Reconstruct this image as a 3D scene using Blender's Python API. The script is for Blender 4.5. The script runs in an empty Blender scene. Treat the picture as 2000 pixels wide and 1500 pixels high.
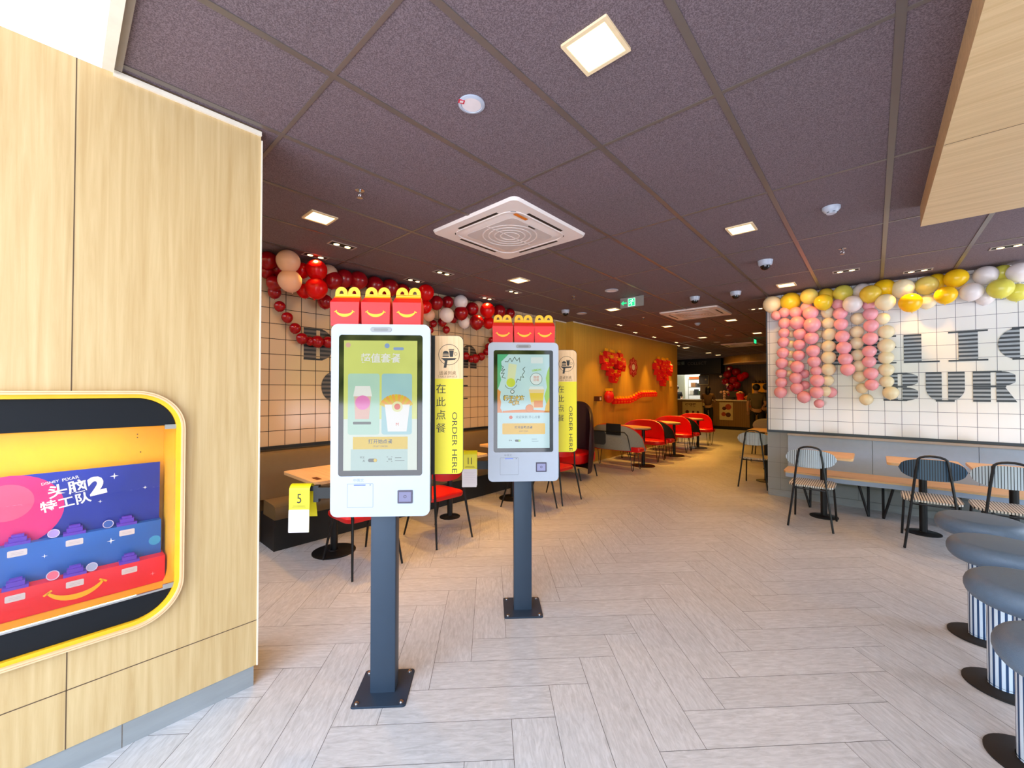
import bpy, bmesh, math, random
from math import sin, cos, pi, radians, sqrt
from mathutils import Vector, Matrix

# ---------------------------------------------------------------- camera, world, exposure
SC = bpy.context.scene
COL = SC.collection
cam_data = bpy.data.cameras.new('camera'); cam = bpy.data.objects.new('camera', cam_data); COL.objects.link(cam)
cam_data.sensor_width = 36.0; cam_data.lens = 790.0 / 2000.0 * 36.0; cam_data.clip_start = .05; cam_data.clip_end = 200
cam.location = (0, 0, 1.5); cam.rotation_euler = (radians(90.87), 0, radians(41.8))
SC.camera = cam
SC.view_settings.view_transform = 'Standard'; SC.view_settings.look = 'None'
SC.view_settings.gamma = 1; SC.view_settings.use_curve_mapping = False
SC.view_settings.exposure = -0.08
SC.cycles.use_denoising = True
SC.cycles.max_bounces = 7; SC.cycles.diffuse_bounces = 4; SC.cycles.glossy_bounces = 3
SC.cycles.transparent_max_bounces = 8; SC.cycles.sample_clamp_indirect = 6
SC.cycles.caustics_reflective = False; SC.cycles.caustics_refractive = False

def lin(c):
    if isinstance(c, str):
        c = [int(c[i:i+2], 16) / 255 for i in (0, 2, 4)]
    return tuple((x / 12.92 if x <= .04045 else ((x + .055) / 1.055) ** 2.4) for x in c) + (1,)

def nd(nt, t, ins=None, **props):
    n = nt.nodes.new(t)
    for k, v in props.items(): setattr(n, k, v)
    for k, v in (ins or {}).items():
        if isinstance(v, bpy.types.NodeSocket): nt.links.new(v, n.inputs[k])
        else: n.inputs[k].default_value = v
    return n
def mth(nt, op, a, b=None, c=None):
    ins = {0: a}
    if b is not None: ins[1] = b
    if c is not None: ins[2] = c
    return nd(nt, 'ShaderNodeMath', ins, operation=op).outputs[0]
def mixc(nt, fac, a, b, bt='MIX'):
    n = nt.nodes.new('ShaderNodeMix'); n.data_type = 'RGBA'; n.blend_type = bt
    for k, v in ((0, fac), (6, a), (7, b)):
        if isinstance(v, bpy.types.NodeSocket): nt.links.new(v, n.inputs[k])
        else: n.inputs[k].default_value = v
    return n.outputs[2]

# daylight street outside the open shopfront: sky above, a row of trees and a grey street near the horizon
world = bpy.data.worlds.new('world'); SC.world = world; world.use_nodes = True
nt = world.node_tree; nt.nodes.clear()
tc = nd(nt, 'ShaderNodeTexCoord').outputs['Generated']
sep = nd(nt, 'ShaderNodeSeparateXYZ', {0: tc}).outputs
el = sep[2]
n1 = nd(nt, 'ShaderNodeTexNoise', {'Vector': tc, 'Scale': 5.0, 'Detail': 4.0}).outputs[0]
n2 = nd(nt, 'ShaderNodeTexNoise', {'Vector': tc, 'Scale': 38.0, 'Detail': 5.0}).outputs[0]
skyc = nd(nt, 'ShaderNodeValToRGB', {0: mth(nt, 'MULTIPLY_ADD', el, .9, .1)})
skyc.color_ramp.elements[0].color = (2.3, 2.7, 3.4, 1); skyc.color_ramp.elements[1].color = (2.0, 2.4, 3.0, 1)
trc = nd(nt, 'ShaderNodeValToRGB', {0: n2})
trc.color_ramp.elements[0].position = .35; trc.color_ramp.elements[0].color = (.05, .12, .03, 1)
trc.color_ramp.elements[1].position = .68; trc.color_ramp.elements[1].color = (.85, 1.0, .25, 1)
treeline = mth(nt, 'MULTIPLY_ADD', n1, .45, -.03)
istree = mth(nt, 'LESS_THAN', el, treeline)
up = mixc(nt, istree, skyc.outputs[0], trc.outputs[0])
isgr = mth(nt, 'LESS_THAN', el, -.03)
allc = mixc(nt, isgr, up, (2.1, 2.2, 2.45, 1))
WORLD_STRENGTH = 3.3
bg = nd(nt, 'ShaderNodeBackground', {'Color': allc, 'Strength': WORLD_STRENGTH})
wo = nd(nt, 'ShaderNodeOutputWorld', {0: bg.outputs[0]})

# light portal in the shopfront opening, it only guides the daylight through
def portal(loc, rot, sx, sy):
    l = bpy.data.lights.new('daylight_portal', 'AREA'); l.shape = 'RECTANGLE'; l.size = sx; l.size_y = sy
    l.cycles.is_portal = True
    o = bpy.data.objects.new('daylight_portal', l); COL.objects.link(o); o.location = loc; o.rotation_euler = rot
portal((.55, -1.6, 1.42), (radians(90), 0, 0), 5.8, 2.8)
portal((3.58, 5.5, 1.5), (radians(90), 0, radians(90)), 2.2, 2.4)  # second portal, in the window opening added to the unseen right wall

WARM = (1.0, .47, .07)
def area_lamp(name, loc, w, size, rot=(0, 0, 0), color=WARM, sy=None, spread=None, parent=None):
    l = bpy.data.lights.new(name, 'AREA'); l.energy = w; l.color = color; l.size = size
    if sy: l.shape = 'RECTANGLE'; l.size_y = sy
    if spread: l.spread = radians(spread)
    o = bpy.data.objects.new(name, l); COL.objects.link(o); o.location = loc; o.rotation_euler = rot
    if parent: o.parent = parent
    return o
def spot_lamp(name, loc, w, ang, rot=(0, 0, 0), color=WARM, blend=.6, parent=None, r=.03):
    l = bpy.data.lights.new(name, 'SPOT'); l.energy = w; l.color = color; l.spot_size = radians(ang); l.spot_blend = blend
    l.shadow_soft_size = r
    o = bpy.data.objects.new(name, l); COL.objects.link(o); o.location = loc; o.rotation_euler = rot
    if parent: o.parent = parent
    return o

# ---------------------------------------------------------------- materials
def mat(name, col, rough=.5, metal=0.0, var=.06, vs=18.0, bump=0.0, bs=80.0, coat=0.0, spec=None, stretch=(1, 1, 1), trans=None):
    m = bpy.data.materials.new(name); m.use_nodes = True; nt = m.node_tree
    p = nt.nodes['Principled BSDF']
    c = lin(col)
    co = nd(nt, 'ShaderNodeTexCoord').outputs['Object']
    mp = nd(nt, 'ShaderNodeMapping', {'Vector': co, 'Scale': stretch}).outputs[0]
    nz = nd(nt, 'ShaderNodeTexNoise', {'Vector': mp, 'Scale': vs, 'Detail': 4.0}).outputs[0]
    d = tuple(x * (1 - var * 1.6) for x in c[:3]) + (1,); b = tuple(min(1, x * (1 + var * 1.6)) for x in c[:3]) + (1,)
    nt.links.new(mixc(nt, nz, d, b), p.inputs['Base Color'])
    p.inputs['Roughness'].default_value = rough; p.inputs['Metallic'].default_value = metal
    if coat: p.inputs['Coat Weight'].default_value = coat; p.inputs['Coat Roughness'].default_value = .08
    if spec is not None: p.inputs['Specular IOR Level'].default_value = spec
    if bump:
        nb = nd(nt, 'ShaderNodeTexNoise', {'Vector': mp, 'Scale': bs, 'Detail': 3.0}).outputs[0]
        bp = nd(nt, 'ShaderNodeBump', {'Height': nb, 'Strength': bump, 'Distance': .004})
        nt.links.new(bp.outputs[0], p.inputs['Normal'])
    if trans:
        tb = nd(nt, 'ShaderNodeBsdfTranslucent', {'Color': c})
        mx = nd(nt, 'ShaderNodeMixShader', {0: trans, 1: p.outputs[0], 2: tb.outputs[0]})
        nt.links.new(mx.outputs[0], nt.nodes['Material Output'].inputs[0])
    return m
def emis(name, col, s=1.0):
    m = bpy.data.materials.new(name); m.use_nodes = True; nt = m.node_tree; nt.nodes.clear()
    e = nd(nt, 'ShaderNodeEmission', {'Color': lin(col), 'Strength': s})
    nd(nt, 'ShaderNodeOutputMaterial', {0: e.outputs[0]})
    return m
def wood(name, a, b, axis='Z', rough=.45, scale=1.0, coat=0):
    m = bpy.data.materials.new(name); m.use_nodes = True; nt = m.node_tree; p = nt.nodes['Principled BSDF']
    co = nd(nt, 'ShaderNodeTexCoord').outputs['Object']
    s = {'X': (1.1, 26, 26), 'Y': (26, 1.1, 26), 'Z': (26, 26, 1.1)}[axis]
    mp = nd(nt, 'ShaderNodeMapping', {'Vector': co, 'Scale': tuple(x * scale for x in s)}).outputs[0]
    n1 = nd(nt, 'ShaderNodeTexNoise', {'Vector': mp, 'Scale': 1.6, 'Detail': 6.0, 'Roughness': .6, 'Distortion': .4}).outputs[0]
    r = nd(nt, 'ShaderNodeValToRGB', {0: n1})
    r.color_ramp.elements[0].position = .32; r.color_ramp.elements[0].color = lin(a)
    r.color_ramp.elements[1].position = .68; r.color_ramp.elements[1].color = lin(b)
    nt.links.new(r.outputs[0], p.inputs['Base Color'])
    p.inputs['Roughness'].default_value = rough
    if coat: p.inputs['Coat Weight'].default_value = coat
    return m
def lines_mask(nt, coord, period, off, width):
    """1 on a line of the given width every period along coord"""
    f = mth(nt, 'FRACT', mth(nt, 'DIVIDE', mth(nt, 'SUBTRACT', coord, off - period * 40), period))
    d = mth(nt, 'ABSOLUTE', mth(nt, 'SUBTRACT', f, .5))
    return mth(nt, 'GREATER_THAN', d, .5 - width / period / 2)
def tile_mat(name, axis, o_h, col, grout, ph=.1518, pv=.156, ov=.93, w=.0055, rough=.12, var=.03):
    m = bpy.data.materials.new(name); m.use_nodes = True; nt = m.node_tree; p = nt.nodes['Principled BSDF']
    pos = nd(nt, 'ShaderNodeNewGeometry').outputs['Position']
    s = nd(nt, 'ShaderNodeSeparateXYZ', {0: pos}).outputs
    g = mth(nt, 'MAXIMUM', lines_mask(nt, s[axis], ph, o_h, w), lines_mask(nt, s[2], pv, ov, w))
    nz = nd(nt, 'ShaderNodeTexNoise', {'Vector': pos, 'Scale': 3.0}).outputs[0]
    c = lin(col)
    tc_ = mixc(nt, nz, tuple(x * (1 - var) for x in c[:3]) + (1,), tuple(min(1, x * (1 + var)) for x in c[:3]) + (1,))
    nt.links.new(mixc(nt, g, tc_, lin(grout)), p.inputs['Base Color'])
    nt.links.new(mth(nt, 'MULTIPLY_ADD', g, .6, rough), p.inputs['Roughness'])
    nb = nd(nt, 'ShaderNodeTexNoise', {'Vector': pos, 'Scale': 5.0}).outputs[0]
    hh = mth(nt, 'SUBTRACT', mth(nt, 'MULTIPLY', nb, .35), g)
    bp = nd(nt, 'ShaderNodeBump', {'Height': hh, 'Strength': .35, 'Distance': .003})
    nt.links.new(bp.outputs[0], p.inputs['Normal'])
    return m
def slat_mat(name, axis, a, b, period=.03, rough=.4):
    m = bpy.data.materials.new(name); m.use_nodes = True; nt = m.node_tree; p = nt.nodes['Principled BSDF']
    pos = nd(nt, 'ShaderNodeNewGeometry').outputs['Position']
    s = nd(nt, 'ShaderNodeSeparateXYZ', {0: pos}).outputs
    g = lines_mask(nt, s[axis], period, 0, period * .16)
    mp = nd(nt, 'ShaderNodeMapping', {'Vector': pos, 'Scale': (22, 22, 1.0)}).outputs[0]
    nz = nd(nt, 'ShaderNodeTexNoise', {'Vector': mp, 'Scale': 1.5, 'Detail': 5.0}).outputs[0]
    base = mixc(nt, nz, lin(a), lin(b))
    nt.links.new(mixc(nt, g, base, tuple(x * .55 for x in lin(a)[:3]) + (1,)), p.inputs['Base Color'])
    p.inputs['Roughness'].default_value = rough
    bp = nd(nt, 'ShaderNodeBump', {'Height': mth(nt, 'SUBTRACT', 1.0, g), 'Strength': .5, 'Distance': .004})
    nt.links.new(bp.outputs[0], p.inputs['Normal'])
    return m
def stripe_mat(name, a, b, period=.0185, frac=.35, rough=.4, polar=False):
    m = bpy.data.materials.new(name); m.use_nodes = True; nt = m.node_tree; p = nt.nodes['Principled BSDF']
    co = nd(nt, 'ShaderNodeTexCoord').outputs['Object']
    s = nd(nt, 'ShaderNodeSeparateXYZ', {0: co}).outputs
    c = s[0]
    if polar:
        c = mth(nt, 'ARCTAN2', s[1], s[0]); c = mth(nt, 'MULTIPLY', c, 1.0)
    g = lines_mask(nt, c, period, 0, period * frac)
    nz = nd(nt, 'ShaderNodeTexNoise', {'Vector': co, 'Scale': 30.0}).outputs[0]
    base = mixc(nt, nz, tuple(x * .94 for x in lin(a)[:3]) + (1,), lin(a))
    nt.links.new(mixc(nt, g, base, lin(b)), p.inputs['Base Color'])
    p.inputs['Roughness'].default_value = rough
    bp = nd(nt, 'ShaderNodeBump', {'Height': mth(nt, 'SUBTRACT', 1.0, g), 'Strength': .5, 'Distance': .003})
    nt.links.new(bp.outputs[0], p.inputs['Normal'])
    return m
def floor_mat():
    m = bpy.data.materials.new('stone_plank'); m.use_nodes = True; nt = m.node_tree; p = nt.nodes['Principled BSDF']
    uv = nd(nt, 'ShaderNodeTexCoord').outputs['UV']
    at = nd(nt, 'ShaderNodeAttribute', attribute_name='shade').outputs['Fac']
    mp = nd(nt, 'ShaderNodeMapping', {'Vector': uv, 'Scale': (9, 46, 1)}).outputs[0]
    n1 = nd(nt, 'ShaderNodeTexNoise', {'Vector': mp, 'Scale': 1.4, 'Detail': 7.0, 'Roughness': .65, 'Distortion': .8}).outputs[0]
    mp2 = nd(nt, 'ShaderNodeMapping', {'Vector': uv, 'Scale': (2.2, 4, 1)}).outputs[0]
    n2 = nd(nt, 'ShaderNodeTexNoise', {'Vector': mp2, 'Scale': 2.0, 'Detail': 3.0}).outputs[0]
    r = nd(nt, 'ShaderNodeValToRGB', {0: n1})
    r.color_ramp.elements[0].position = .3; r.color_ramp.elements[0].color = lin('aeafb1')
    r.color_ramp.elements[1].position = .66; r.color_ramp.elements[1].color = lin('cccdd0')
    v = mth(nt, 'ADD', mth(nt, 'MULTIPLY_ADD', at, .07, .93), mth(nt, 'MULTIPLY_ADD', n2, .14, -.08))
    cc = nd(nt, 'ShaderNodeCombineColor', {0: v, 1: v, 2: v}).outputs[0]
    nt.links.new(mixc(nt, 1.0, r.outputs[0], cc, 'MULTIPLY'), p.inputs['Base Color'])
    p.inputs['Roughness'].default_value = .42
    bp = nd(nt, 'ShaderNodeBump', {'Height': n1, 'Strength': .15, 'Distance': .002})
    nt.links.new(bp.outputs[0], p.inputs['Normal'])
    return m
def ceil_mat():
    m = bpy.data.materials.new('mineral_tile'); m.use_nodes = True; nt = m.node_tree; p = nt.nodes['Principled BSDF']
    pos = nd(nt, 'ShaderNodeNewGeometry').outputs['Position']
    n1 = nd(nt, 'ShaderNodeTexNoise', {'Vector': pos, 'Scale': 230.0, 'Detail': 2.0}).outputs[0]
    n2 = nd(nt, 'ShaderNodeTexNoise', {'Vector': pos, 'Scale': 1.3, 'Detail': 3.0}).outputs[0]
    r = nd(nt, 'ShaderNodeValToRGB', {0: n1})
    r.color_ramp.elements[0].position = .36; r.color_ramp.elements[0].color = lin('54474b')
    r.color_ramp.elements[1].position = .66; r.color_ramp.elements[1].color = lin('7c6d73')
    r2 = mixc(nt, n2, (.9, .92, .92, 1), (1.08, 1, 1.04, 1))
    nt.links.new(mixc(nt, 1.0, r.outputs[0], r2, 'MULTIPLY'), p.inputs['Base Color'])
    p.inputs['Roughness'].default_value = .8
    return m
def glass_cover(name, fac=.1, tint=(1, 1, 1, 1), rough=.02, k=1.0):
    m = bpy.data.materials.new(name); m.use_nodes = True; nt = m.node_tree; nt.nodes.clear()
    t = nd(nt, 'ShaderNodeBsdfTransparent', {'Color': tint}); g = nd(nt, 'ShaderNodeBsdfGlossy', {'Roughness': rough})
    fr = nd(nt, 'ShaderNodeFresnel', {'IOR': 1.5}).outputs[0]
    f = mth(nt, 'MINIMUM', mth(nt, 'MULTIPLY_ADD', fr, k, fac), 1.0)
    mx = nd(nt, 'ShaderNodeMixShader', {0: f, 1: t.outputs[0], 2: g.outputs[0]})
    nd(nt, 'ShaderNodeOutputMaterial', {0: mx.outputs[0]})
    return m

oak = wood('oak_laminate', 'bd9e6c', 'd0b586', 'Z')
oak_soffit = wood('oak_soffit', 'c9a878', 'dcbd8f', 'X')
oak_top = wood('oak_tabletop', 'd8aa72', 'ecc390', 'X', rough=.35)
ply_edge = mat('plywood_edge', 'e2bf94', .5)
ply_stripe = mat('plywood_dark_ply', 'c9966a', .5)
groove_m = mat('groove_shadow_gap', '5b4632', .8)
gold_wall = slat_mat('gold_slat_panel', 1, 'b8923a', 'dcb04a')
brown_slat = slat_mat('counter_slat_panel', 0, '8d6a3e', 'a07a48', .06)
dark_wood = slat_mat('dark_slat_panel', 0, '5d4427', '6e5230', .06)
tile_R = tile_mat('white_glazed_tile_right', 0, .1, 'e4e6ea', '6a6f80', w=.0045)
tile_L = tile_mat('white_tile_warm_lit_left', 1, 1.405, 'c8b090', '241a16', w=.0065)  # white tile with the warm lamp light put into its tan colour
tile_grey = tile_mat('grey_stone_tile', 0, -1.0, '8f9498', '74797e', ph=.28, pv=.215, ov=.04, w=.004, rough=.5, var=.12)
floor_m = floor_mat(); grout_m = mat('floor_grout', '5f5a56', .9)
ceil_m = ceil_mat()
tbar_m = mat('ceiling_grid_bar', '6e645f', .28, .3, var=.03)
white_ceil = mat('white_plaster', 'e9eaeb', .7)
cream_trim = mat('cream_trim', 'e6dccb', .5)
stone_base = mat('grey_stone_base', '8e9397', .5, var=.12, vs=9, stretch=(1, .4, 3))
navy = mat('navy_powder_coat', '2b3a4c', .42, .2, var=.03)
black = mat('black_metal', '15161a', .4, .3)
black_matte = mat('black_matte', '0e0f12', .6)
white_pl = mat('white_plastic', 'aab3c4', .35, var=.015)
grey_pl = mat('grey_plastic', '8d8f94', .4)
screen_blk = mat('screen_black', '050608', .06)
def lit_print(name, c, s):
    m = mat(name, c, .07, var=.0); p = m.node_tree.nodes['Principled BSDF']
    l = lin(c); p.inputs['Emission Color'].default_value = l; p.inputs['Emission Strength'].default_value = s
    nt = m.node_tree
    for k in list(p.inputs['Base Color'].links): nt.links.remove(k)
    p.inputs['Base Color'].default_value = tuple(x * .2 for x in l[:3]) + (1,)
    return m
chrome = mat('chrome', 'c8c8cc', .25, 1.0, var=.02)
red_card = mat('red_carton', 'e3131d', .42, var=.03)
yel_card = mat('yellow_carton', 'f7b916', .42, var=.03)
yel_sign = mat('yellow_sign_board', 'dccd00', .45, var=.015)
wood_sign = wood('sign_wood', 'd5ac7c', 'e5c196', 'Z', scale=2)
ink = mat('dark_print', '24221f', .6)
ink_br = mat('brown_print', '8a6a48', .6)
ink_w = mat('white_print', 'eef0f5', .6)
card_white = mat('card_white', 'd3c9cc', .6, var=.02)
card_line = mat('card_fine_print', 'b9a9b4', .6)
slot_blue = emis('slot_blue_light', '6f86ff', 1.2)
reader_lit = emis('reader_screen', 'b9bdf0', .9)
steel = mat('brushed_steel', 'b9b9b6', .3, .9)
yellow_in = mat('yellow_liner', 'f3b71c', .5)
cab_black = mat('cabinet_black', '0d1118', .6, spec=.25)
navy_letter = mat('letter_navy', '1c2634', .4)
grey_letter = mat('letter_grey', '9aa4b0', .4)
black_letter = mat('letter_black', '120e0c', .4)
brown_letter = mat('letter_dim_grey', '5d534a', .4)
vinyl_grey = mat('grey_blue_vinyl', '9aabc4', .42, var=.04)
vinyl_tan = mat('tan_vinyl', '6e5a3c', .4, var=.05)
vinyl_navy = mat('slate_vinyl', '56697e', .42, var=.07, vs=60, bump=.3, bs=300)
red_vinyl = mat('red_vinyl', 'd40a10', .35, var=.02)
plum_vinyl = mat('plum_vinyl', '2c1220', .4)
charcoal = mat('charcoal_vinyl', '1d2023', .45)
grey_fab = mat('grey_fabric', '8c8b86', .8, var=.1, vs=60)
stripe_chair = stripe_mat('striped_slats', 'c4d6e6', '1b2a3c', .0175, .26)
stripe_seat = stripe_mat('striped_seat', 'd8d2c8', '2a2722', .02, .36)
stripe_dark = stripe_mat('dark_striped_slats', '34536e', '0d1c2b', .0175, .4)
stripe_col = stripe_mat('striped_column', 'd8e8fa', '1d4270', 2 * pi / 16, .42, polar=True)
pearl = {
 'yellow': mat('balloon_yellow', 'f6dc3a', .22, var=.02, trans=.25), 'pale': mat('balloon_pale_yellow', 'f3e27a', .22, var=.02, trans=.25),
 'ochre': mat('balloon_ochre', 'f2d24a', .25, var=.02, trans=.25), 'lime': mat('balloon_lime_yellow', 'eae466', .22, var=.02, trans=.25),
 'amber': mat('balloon_amber', 'ffd31c', .22, var=.02, trans=.25), 'white': mat('balloon_white', 'f2ecee', .22, var=.02, trans=.2),
 'cream': mat('balloon_cream', 'fdf4d4', .25, var=.02, trans=.25), 'pink': mat('balloon_pink', 'ffb6c4', .25, var=.02, trans=.2),
 'peach': mat('balloon_peach', 'eec4a8', .25, var=.02, trans=.25), 'dark': mat('balloon_dark_red', '9a0614', .2, var=.02, trans=.12),
 'red': mat('balloon_red', 'e60a10', .2, var=.02, trans=.35)}
led_on = emis('led_panel_lit', 'ffd596', 4.0)
spot_on = emis('spot_lens_lit', 'ffd596', 6.0)
led_frame = mat('led_frame', 'e8cfa6', .5)
lamp_inner = mat('lamp_recess', '1b1714', .6)
exit_green = emis('exit_green', '2fe08a', 1.6)
exit_white = emis('exit_arrow_white', 'd8ffe8', 1.8)
exit_grey = mat('exit_panel_grey', '8e8c86', .5)
orange_m = mat('orange_sticker', 'd9781f', .5)
screen_glass = glass_cover('screen_glass', .025); screen_glass_dim = glass_cover('screen_glass_dim', 0, k=.35)
case_glass = glass_cover('case_glass', 0, k=.5)

# ---------------------------------------------------------------- mesh helpers
def FR(o, u, v):
    u = Vector(u).normalized(); v = Vector(v).normalized(); n = u.cross(v)
    return Matrix(((u[0], v[0], n[0], o[0]), (u[1], v[1], n[1], o[1]), (u[2], v[2], n[2], o[2]), (0, 0, 0, 1)))
def T(x, y, z): return Matrix.Translation((x, y, z))
def RZ(a): return Matrix.Rotation(a, 4, 'Z')
def RX(a): return Matrix.Rotation(a, 4, 'X')
def RY(a): return Matrix.Rotation(a, 4, 'Y')
def rrect(x0, x1, y0, y1, r, n=6):
    if isinstance(r, (int, float)): r = (r,) * 4
    out = []
    for (cx, cy, a0, rr) in ((x1 - r[0], y1 - r[0], 0, r[0]), (x0 + r[1], y1 - r[1], 90, r[1]), (x0 + r[2], y0 + r[2], 180, r[2]), (x1 - r[3], y0 + r[3], 270, r[3])):
        for i in range(n + 1):
            a = radians(a0 + 90 * i / n); out.append((cx + rr * cos(a), cy + rr * sin(a)))
    return out
def circ(cx, cy, r, n=24, a0=0, a1=360):
    k = n if abs(a1 - a0) >= 360 else n + 1
    return [(cx + r * cos(radians(a0 + (a1 - a0) * i / n)), cy + r * sin(radians(a0 + (a1 - a0) * i / n))) for i in range(k)]
_tcache = {}
def text_geo(s, bold=0.0):
    key = (s, bold)
    if key in _tcache: return _tcache[key]
    cu = bpy.data.curves.new('lettering_curve', 'FONT'); cu.body = s; cu.size = 1; cu.align_x = 'CENTER'; cu.align_y = 'CENTER'
    cu.offset = bold; cu.resolution_u = 3
    ob = bpy.data.objects.new('lettering_curve', cu); COL.objects.link(ob)
    bpy.context.view_layer.update()
    dg = bpy.context.evaluated_depsgraph_get()
    me = bpy.data.meshes.new_from_object(ob.evaluated_get(dg))
    vs = [tuple(v.co) for v in me.vertices]; fs = [tuple(p.vertices) for p in me.polygons]
    xs = [v[0] for v in vs] or [0]; ys = [v[1] for v in vs] or [0]
    cx, cy = (min(xs) + max(xs)) / 2, (min(ys) + max(ys)) / 2
    g = ([(x - cx, y - cy, 0) for x, y, z in vs], fs, max(xs) - min(xs), max(ys) - min(ys))
    bpy.data.objects.remove(ob); bpy.data.curves.remove(cu); bpy.data.meshes.remove(me)
    _tcache[key] = g
    return g

class MB:
    def __init__(s): s.v = []; s.f = []; s.m = []
    def add(s, vs, fs, m=0, M=None):
        b = len(s.v)
        s.v += [tuple(M @ Vector(v)) for v in vs] if M is not None else [tuple(v) for v in vs]
        s.f += [tuple(b + i for i in f) for f in fs]; s.m += [m] * len(fs); return s
    def box(s, x0, x1, y0, y1, z0, z1, m=0, M=None):
        vs = [(x, y, z) for z in (z0, z1) for y in (y0, y1) for x in (x0, x1)]
        return s.add(vs, [(0, 2, 3, 1), (4, 5, 7, 6), (0, 1, 5, 4), (2, 6, 7, 3), (0, 4, 6, 2), (1, 3, 7, 5)], m, M)
    def prism(s, poly, z0, z1, m=0, M=None, taper=None):
        n = len(poly)
        top = poly if taper is None else taper
        vs = [(x, y, z0) for x, y in poly] + [(x, y, z1) for x, y in top]
        fs = [tuple(range(n - 1, -1, -1)), tuple(range(n, 2 * n))] + [(i, (i + 1) % n, n + (i + 1) % n, n + i) for i in range(n)]
        return s.add(vs, fs, m, M)
    def flat(s, poly, z=0, m=0, M=None):
        return s.add([(x, y, z) for x, y in poly], [tuple(range(len(poly)))], m, M)
    def ring(s, po, pi_, z0, z1, m=0, M=None):
        n = len(po)
        vs = [(x, y, z0) for x, y in po] + [(x, y, z0) for x, y in pi_] + [(x, y, z1) for x, y in po] + [(x, y, z1) for x, y in pi_]
        fs = []
        for i in range(n):
            j = (i + 1) % n
            fs += [(i, n + i, n + j, j), (2 * n + i, 2 * n + j, 3 * n + j, 3 * n + i), (i, j, 2 * n + j, 2 * n + i), (n + i, 3 * n + i, 3 * n + j, n + j)]
        return s.add(vs, fs, m, M)
    def lathe(s, prof, n=24, m=0, M=None):
        vs = []; fs = []
        for i in range(n):
            a = 2 * pi * i / n
            vs += [(r * cos(a), r * sin(a), z) for r, z in prof]
        k = len(prof)
        for i in range(n):
            j = (i + 1) % n
            for q in range(k - 1): fs.append((i * k + q, j * k + q, j * k + q + 1, i * k + q + 1))
        if prof[0][0] > 1e-6: fs.append(tuple(i * k for i in range(n - 1, -1, -1)))
        if prof[-1][0] > 1e-6: fs.append(tuple(i * k + k - 1 for i in range(n)))
        return s.add(vs, fs, m, M)
    def ell(s, c, r, nu=16, nv=10, m=0, M=None):
        if isinstance(r, (int, float)): r = (r, r, r)
        prof = [(sin(pi * i / nv), -cos(pi * i / nv)) for i in range(nv + 1)]
        MM = Matrix.Translation(c) @ Matrix.Diagonal((r[0], r[1], r[2], 1))
        if M is not None: MM = M @ MM
        return s.lathe(prof, nu, m, MM)
    def tube(s, pts, r, n=8, m=0, M=None, closed=False):
        P = [Vector(p) for p in pts]; k = len(P)
        if isinstance(r, (int, float)): r = [r] * k
        vs = []; prev = None
        for i in range(k):
            a = P[(i - 1) % k] if (i > 0 or closed) else P[0]; b = P[(i + 1) % k] if (i < k - 1 or closed) else P[-1]
            t = (b - a).normalized()
            if prev is None:
                prev = t.orthogonal().normalized()
            prev = (prev - t * prev.dot(t)).normalized(); q = t.cross(prev)
            for j in range(n):
                an = 2 * pi * j / n; vs.append(tuple(P[i] + (prev * cos(an) + q * sin(an)) * r[i]))
        fs = []
        for i in range(k if closed else k - 1):
            i2 = (i + 1) % k
            for j in range(n):
                j2 = (j + 1) % n; fs.append((i * n + j, i * n + j2, i2 * n + j2, i2 * n + j))
        if not closed: fs += [tuple(range(n - 1, -1, -1)), tuple((k - 1) * n + j for j in range(n))]
        return s.add(vs, fs, m, M)
    def loft(s, rings, m=0, M=None, cap=True):
        n = len(rings[0]); vs = [p for r_ in rings for p in r_]; fs = []
        for i in range(len(rings) - 1):
            for j in range(n):
                j2 = (j + 1) % n; fs.append((i * n + j, i * n + j2, (i + 1) * n + j2, (i + 1) * n + j))
        if cap: fs += [tuple(range(n - 1, -1, -1)), tuple((len(rings) - 1) * n + j for j in range(n))]
        return s.add(vs, fs, m, M)
    def text(s, st, M, size=None, width=None, height=None, m=0, bold=0.0, z=0.0):
        vs, fs, w, h = text_geo(st, bold)
        if width and height: sx, sy = width / max(w, 1e-6), height / max(h, 1e-6)
        elif width: sx = sy = width / max(w, 1e-6)
        elif height: sx = sy = height / max(h, 1e-6)
        else: sx = sy = size
        return s.add([(x * sx, y * sy, z) for x, y, _ in vs], fs, m, M)
    def mesh(s, name, mats, ang=35):
        me = bpy.data.meshes.new(name); me.from_pydata(s.v, [], s.f)
        for mt in (mats if isinstance(mats, (list, tuple)) else [mats]): me.materials.append(mt)
        me.polygons.foreach_set('material_index', s.m)
        me.polygons.foreach_set('use_smooth', [True] * len(s.f))
        me.update(); me.set_sharp_from_angle(angle=radians(ang))
        return me
    def build(s, name, mats, parent=None, loc=None, rot=None, ang=35):
        o = bpy.data.objects.new(name, s.mesh(name, mats, ang)); COL.objects.link(o)
        if parent is not None: o.parent = parent
        if loc is not None: o.location = loc
        if rot is not None: o.rotation_euler = rot
        return o
def tag(o, label=None, cat=None, group=None, kind=None):
    if label: o['label'] = label
    if cat: o['category'] = cat
    if group: o['group'] = group
    if kind: o['kind'] = kind
    return o
def thing(name, label, cat, loc=(0, 0, 0), rz=0.0, group=None):
    o = bpy.data.objects.new(name, None); COL.objects.link(o); o.location = loc; o.rotation_euler = (0, 0, rz)
    o.empty_display_size = .1
    return tag(o, label, cat, group)
def struct(name, mb, mats, ang=35):
    return tag(mb.build(name, mats, ang=ang), kind='structure')
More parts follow.
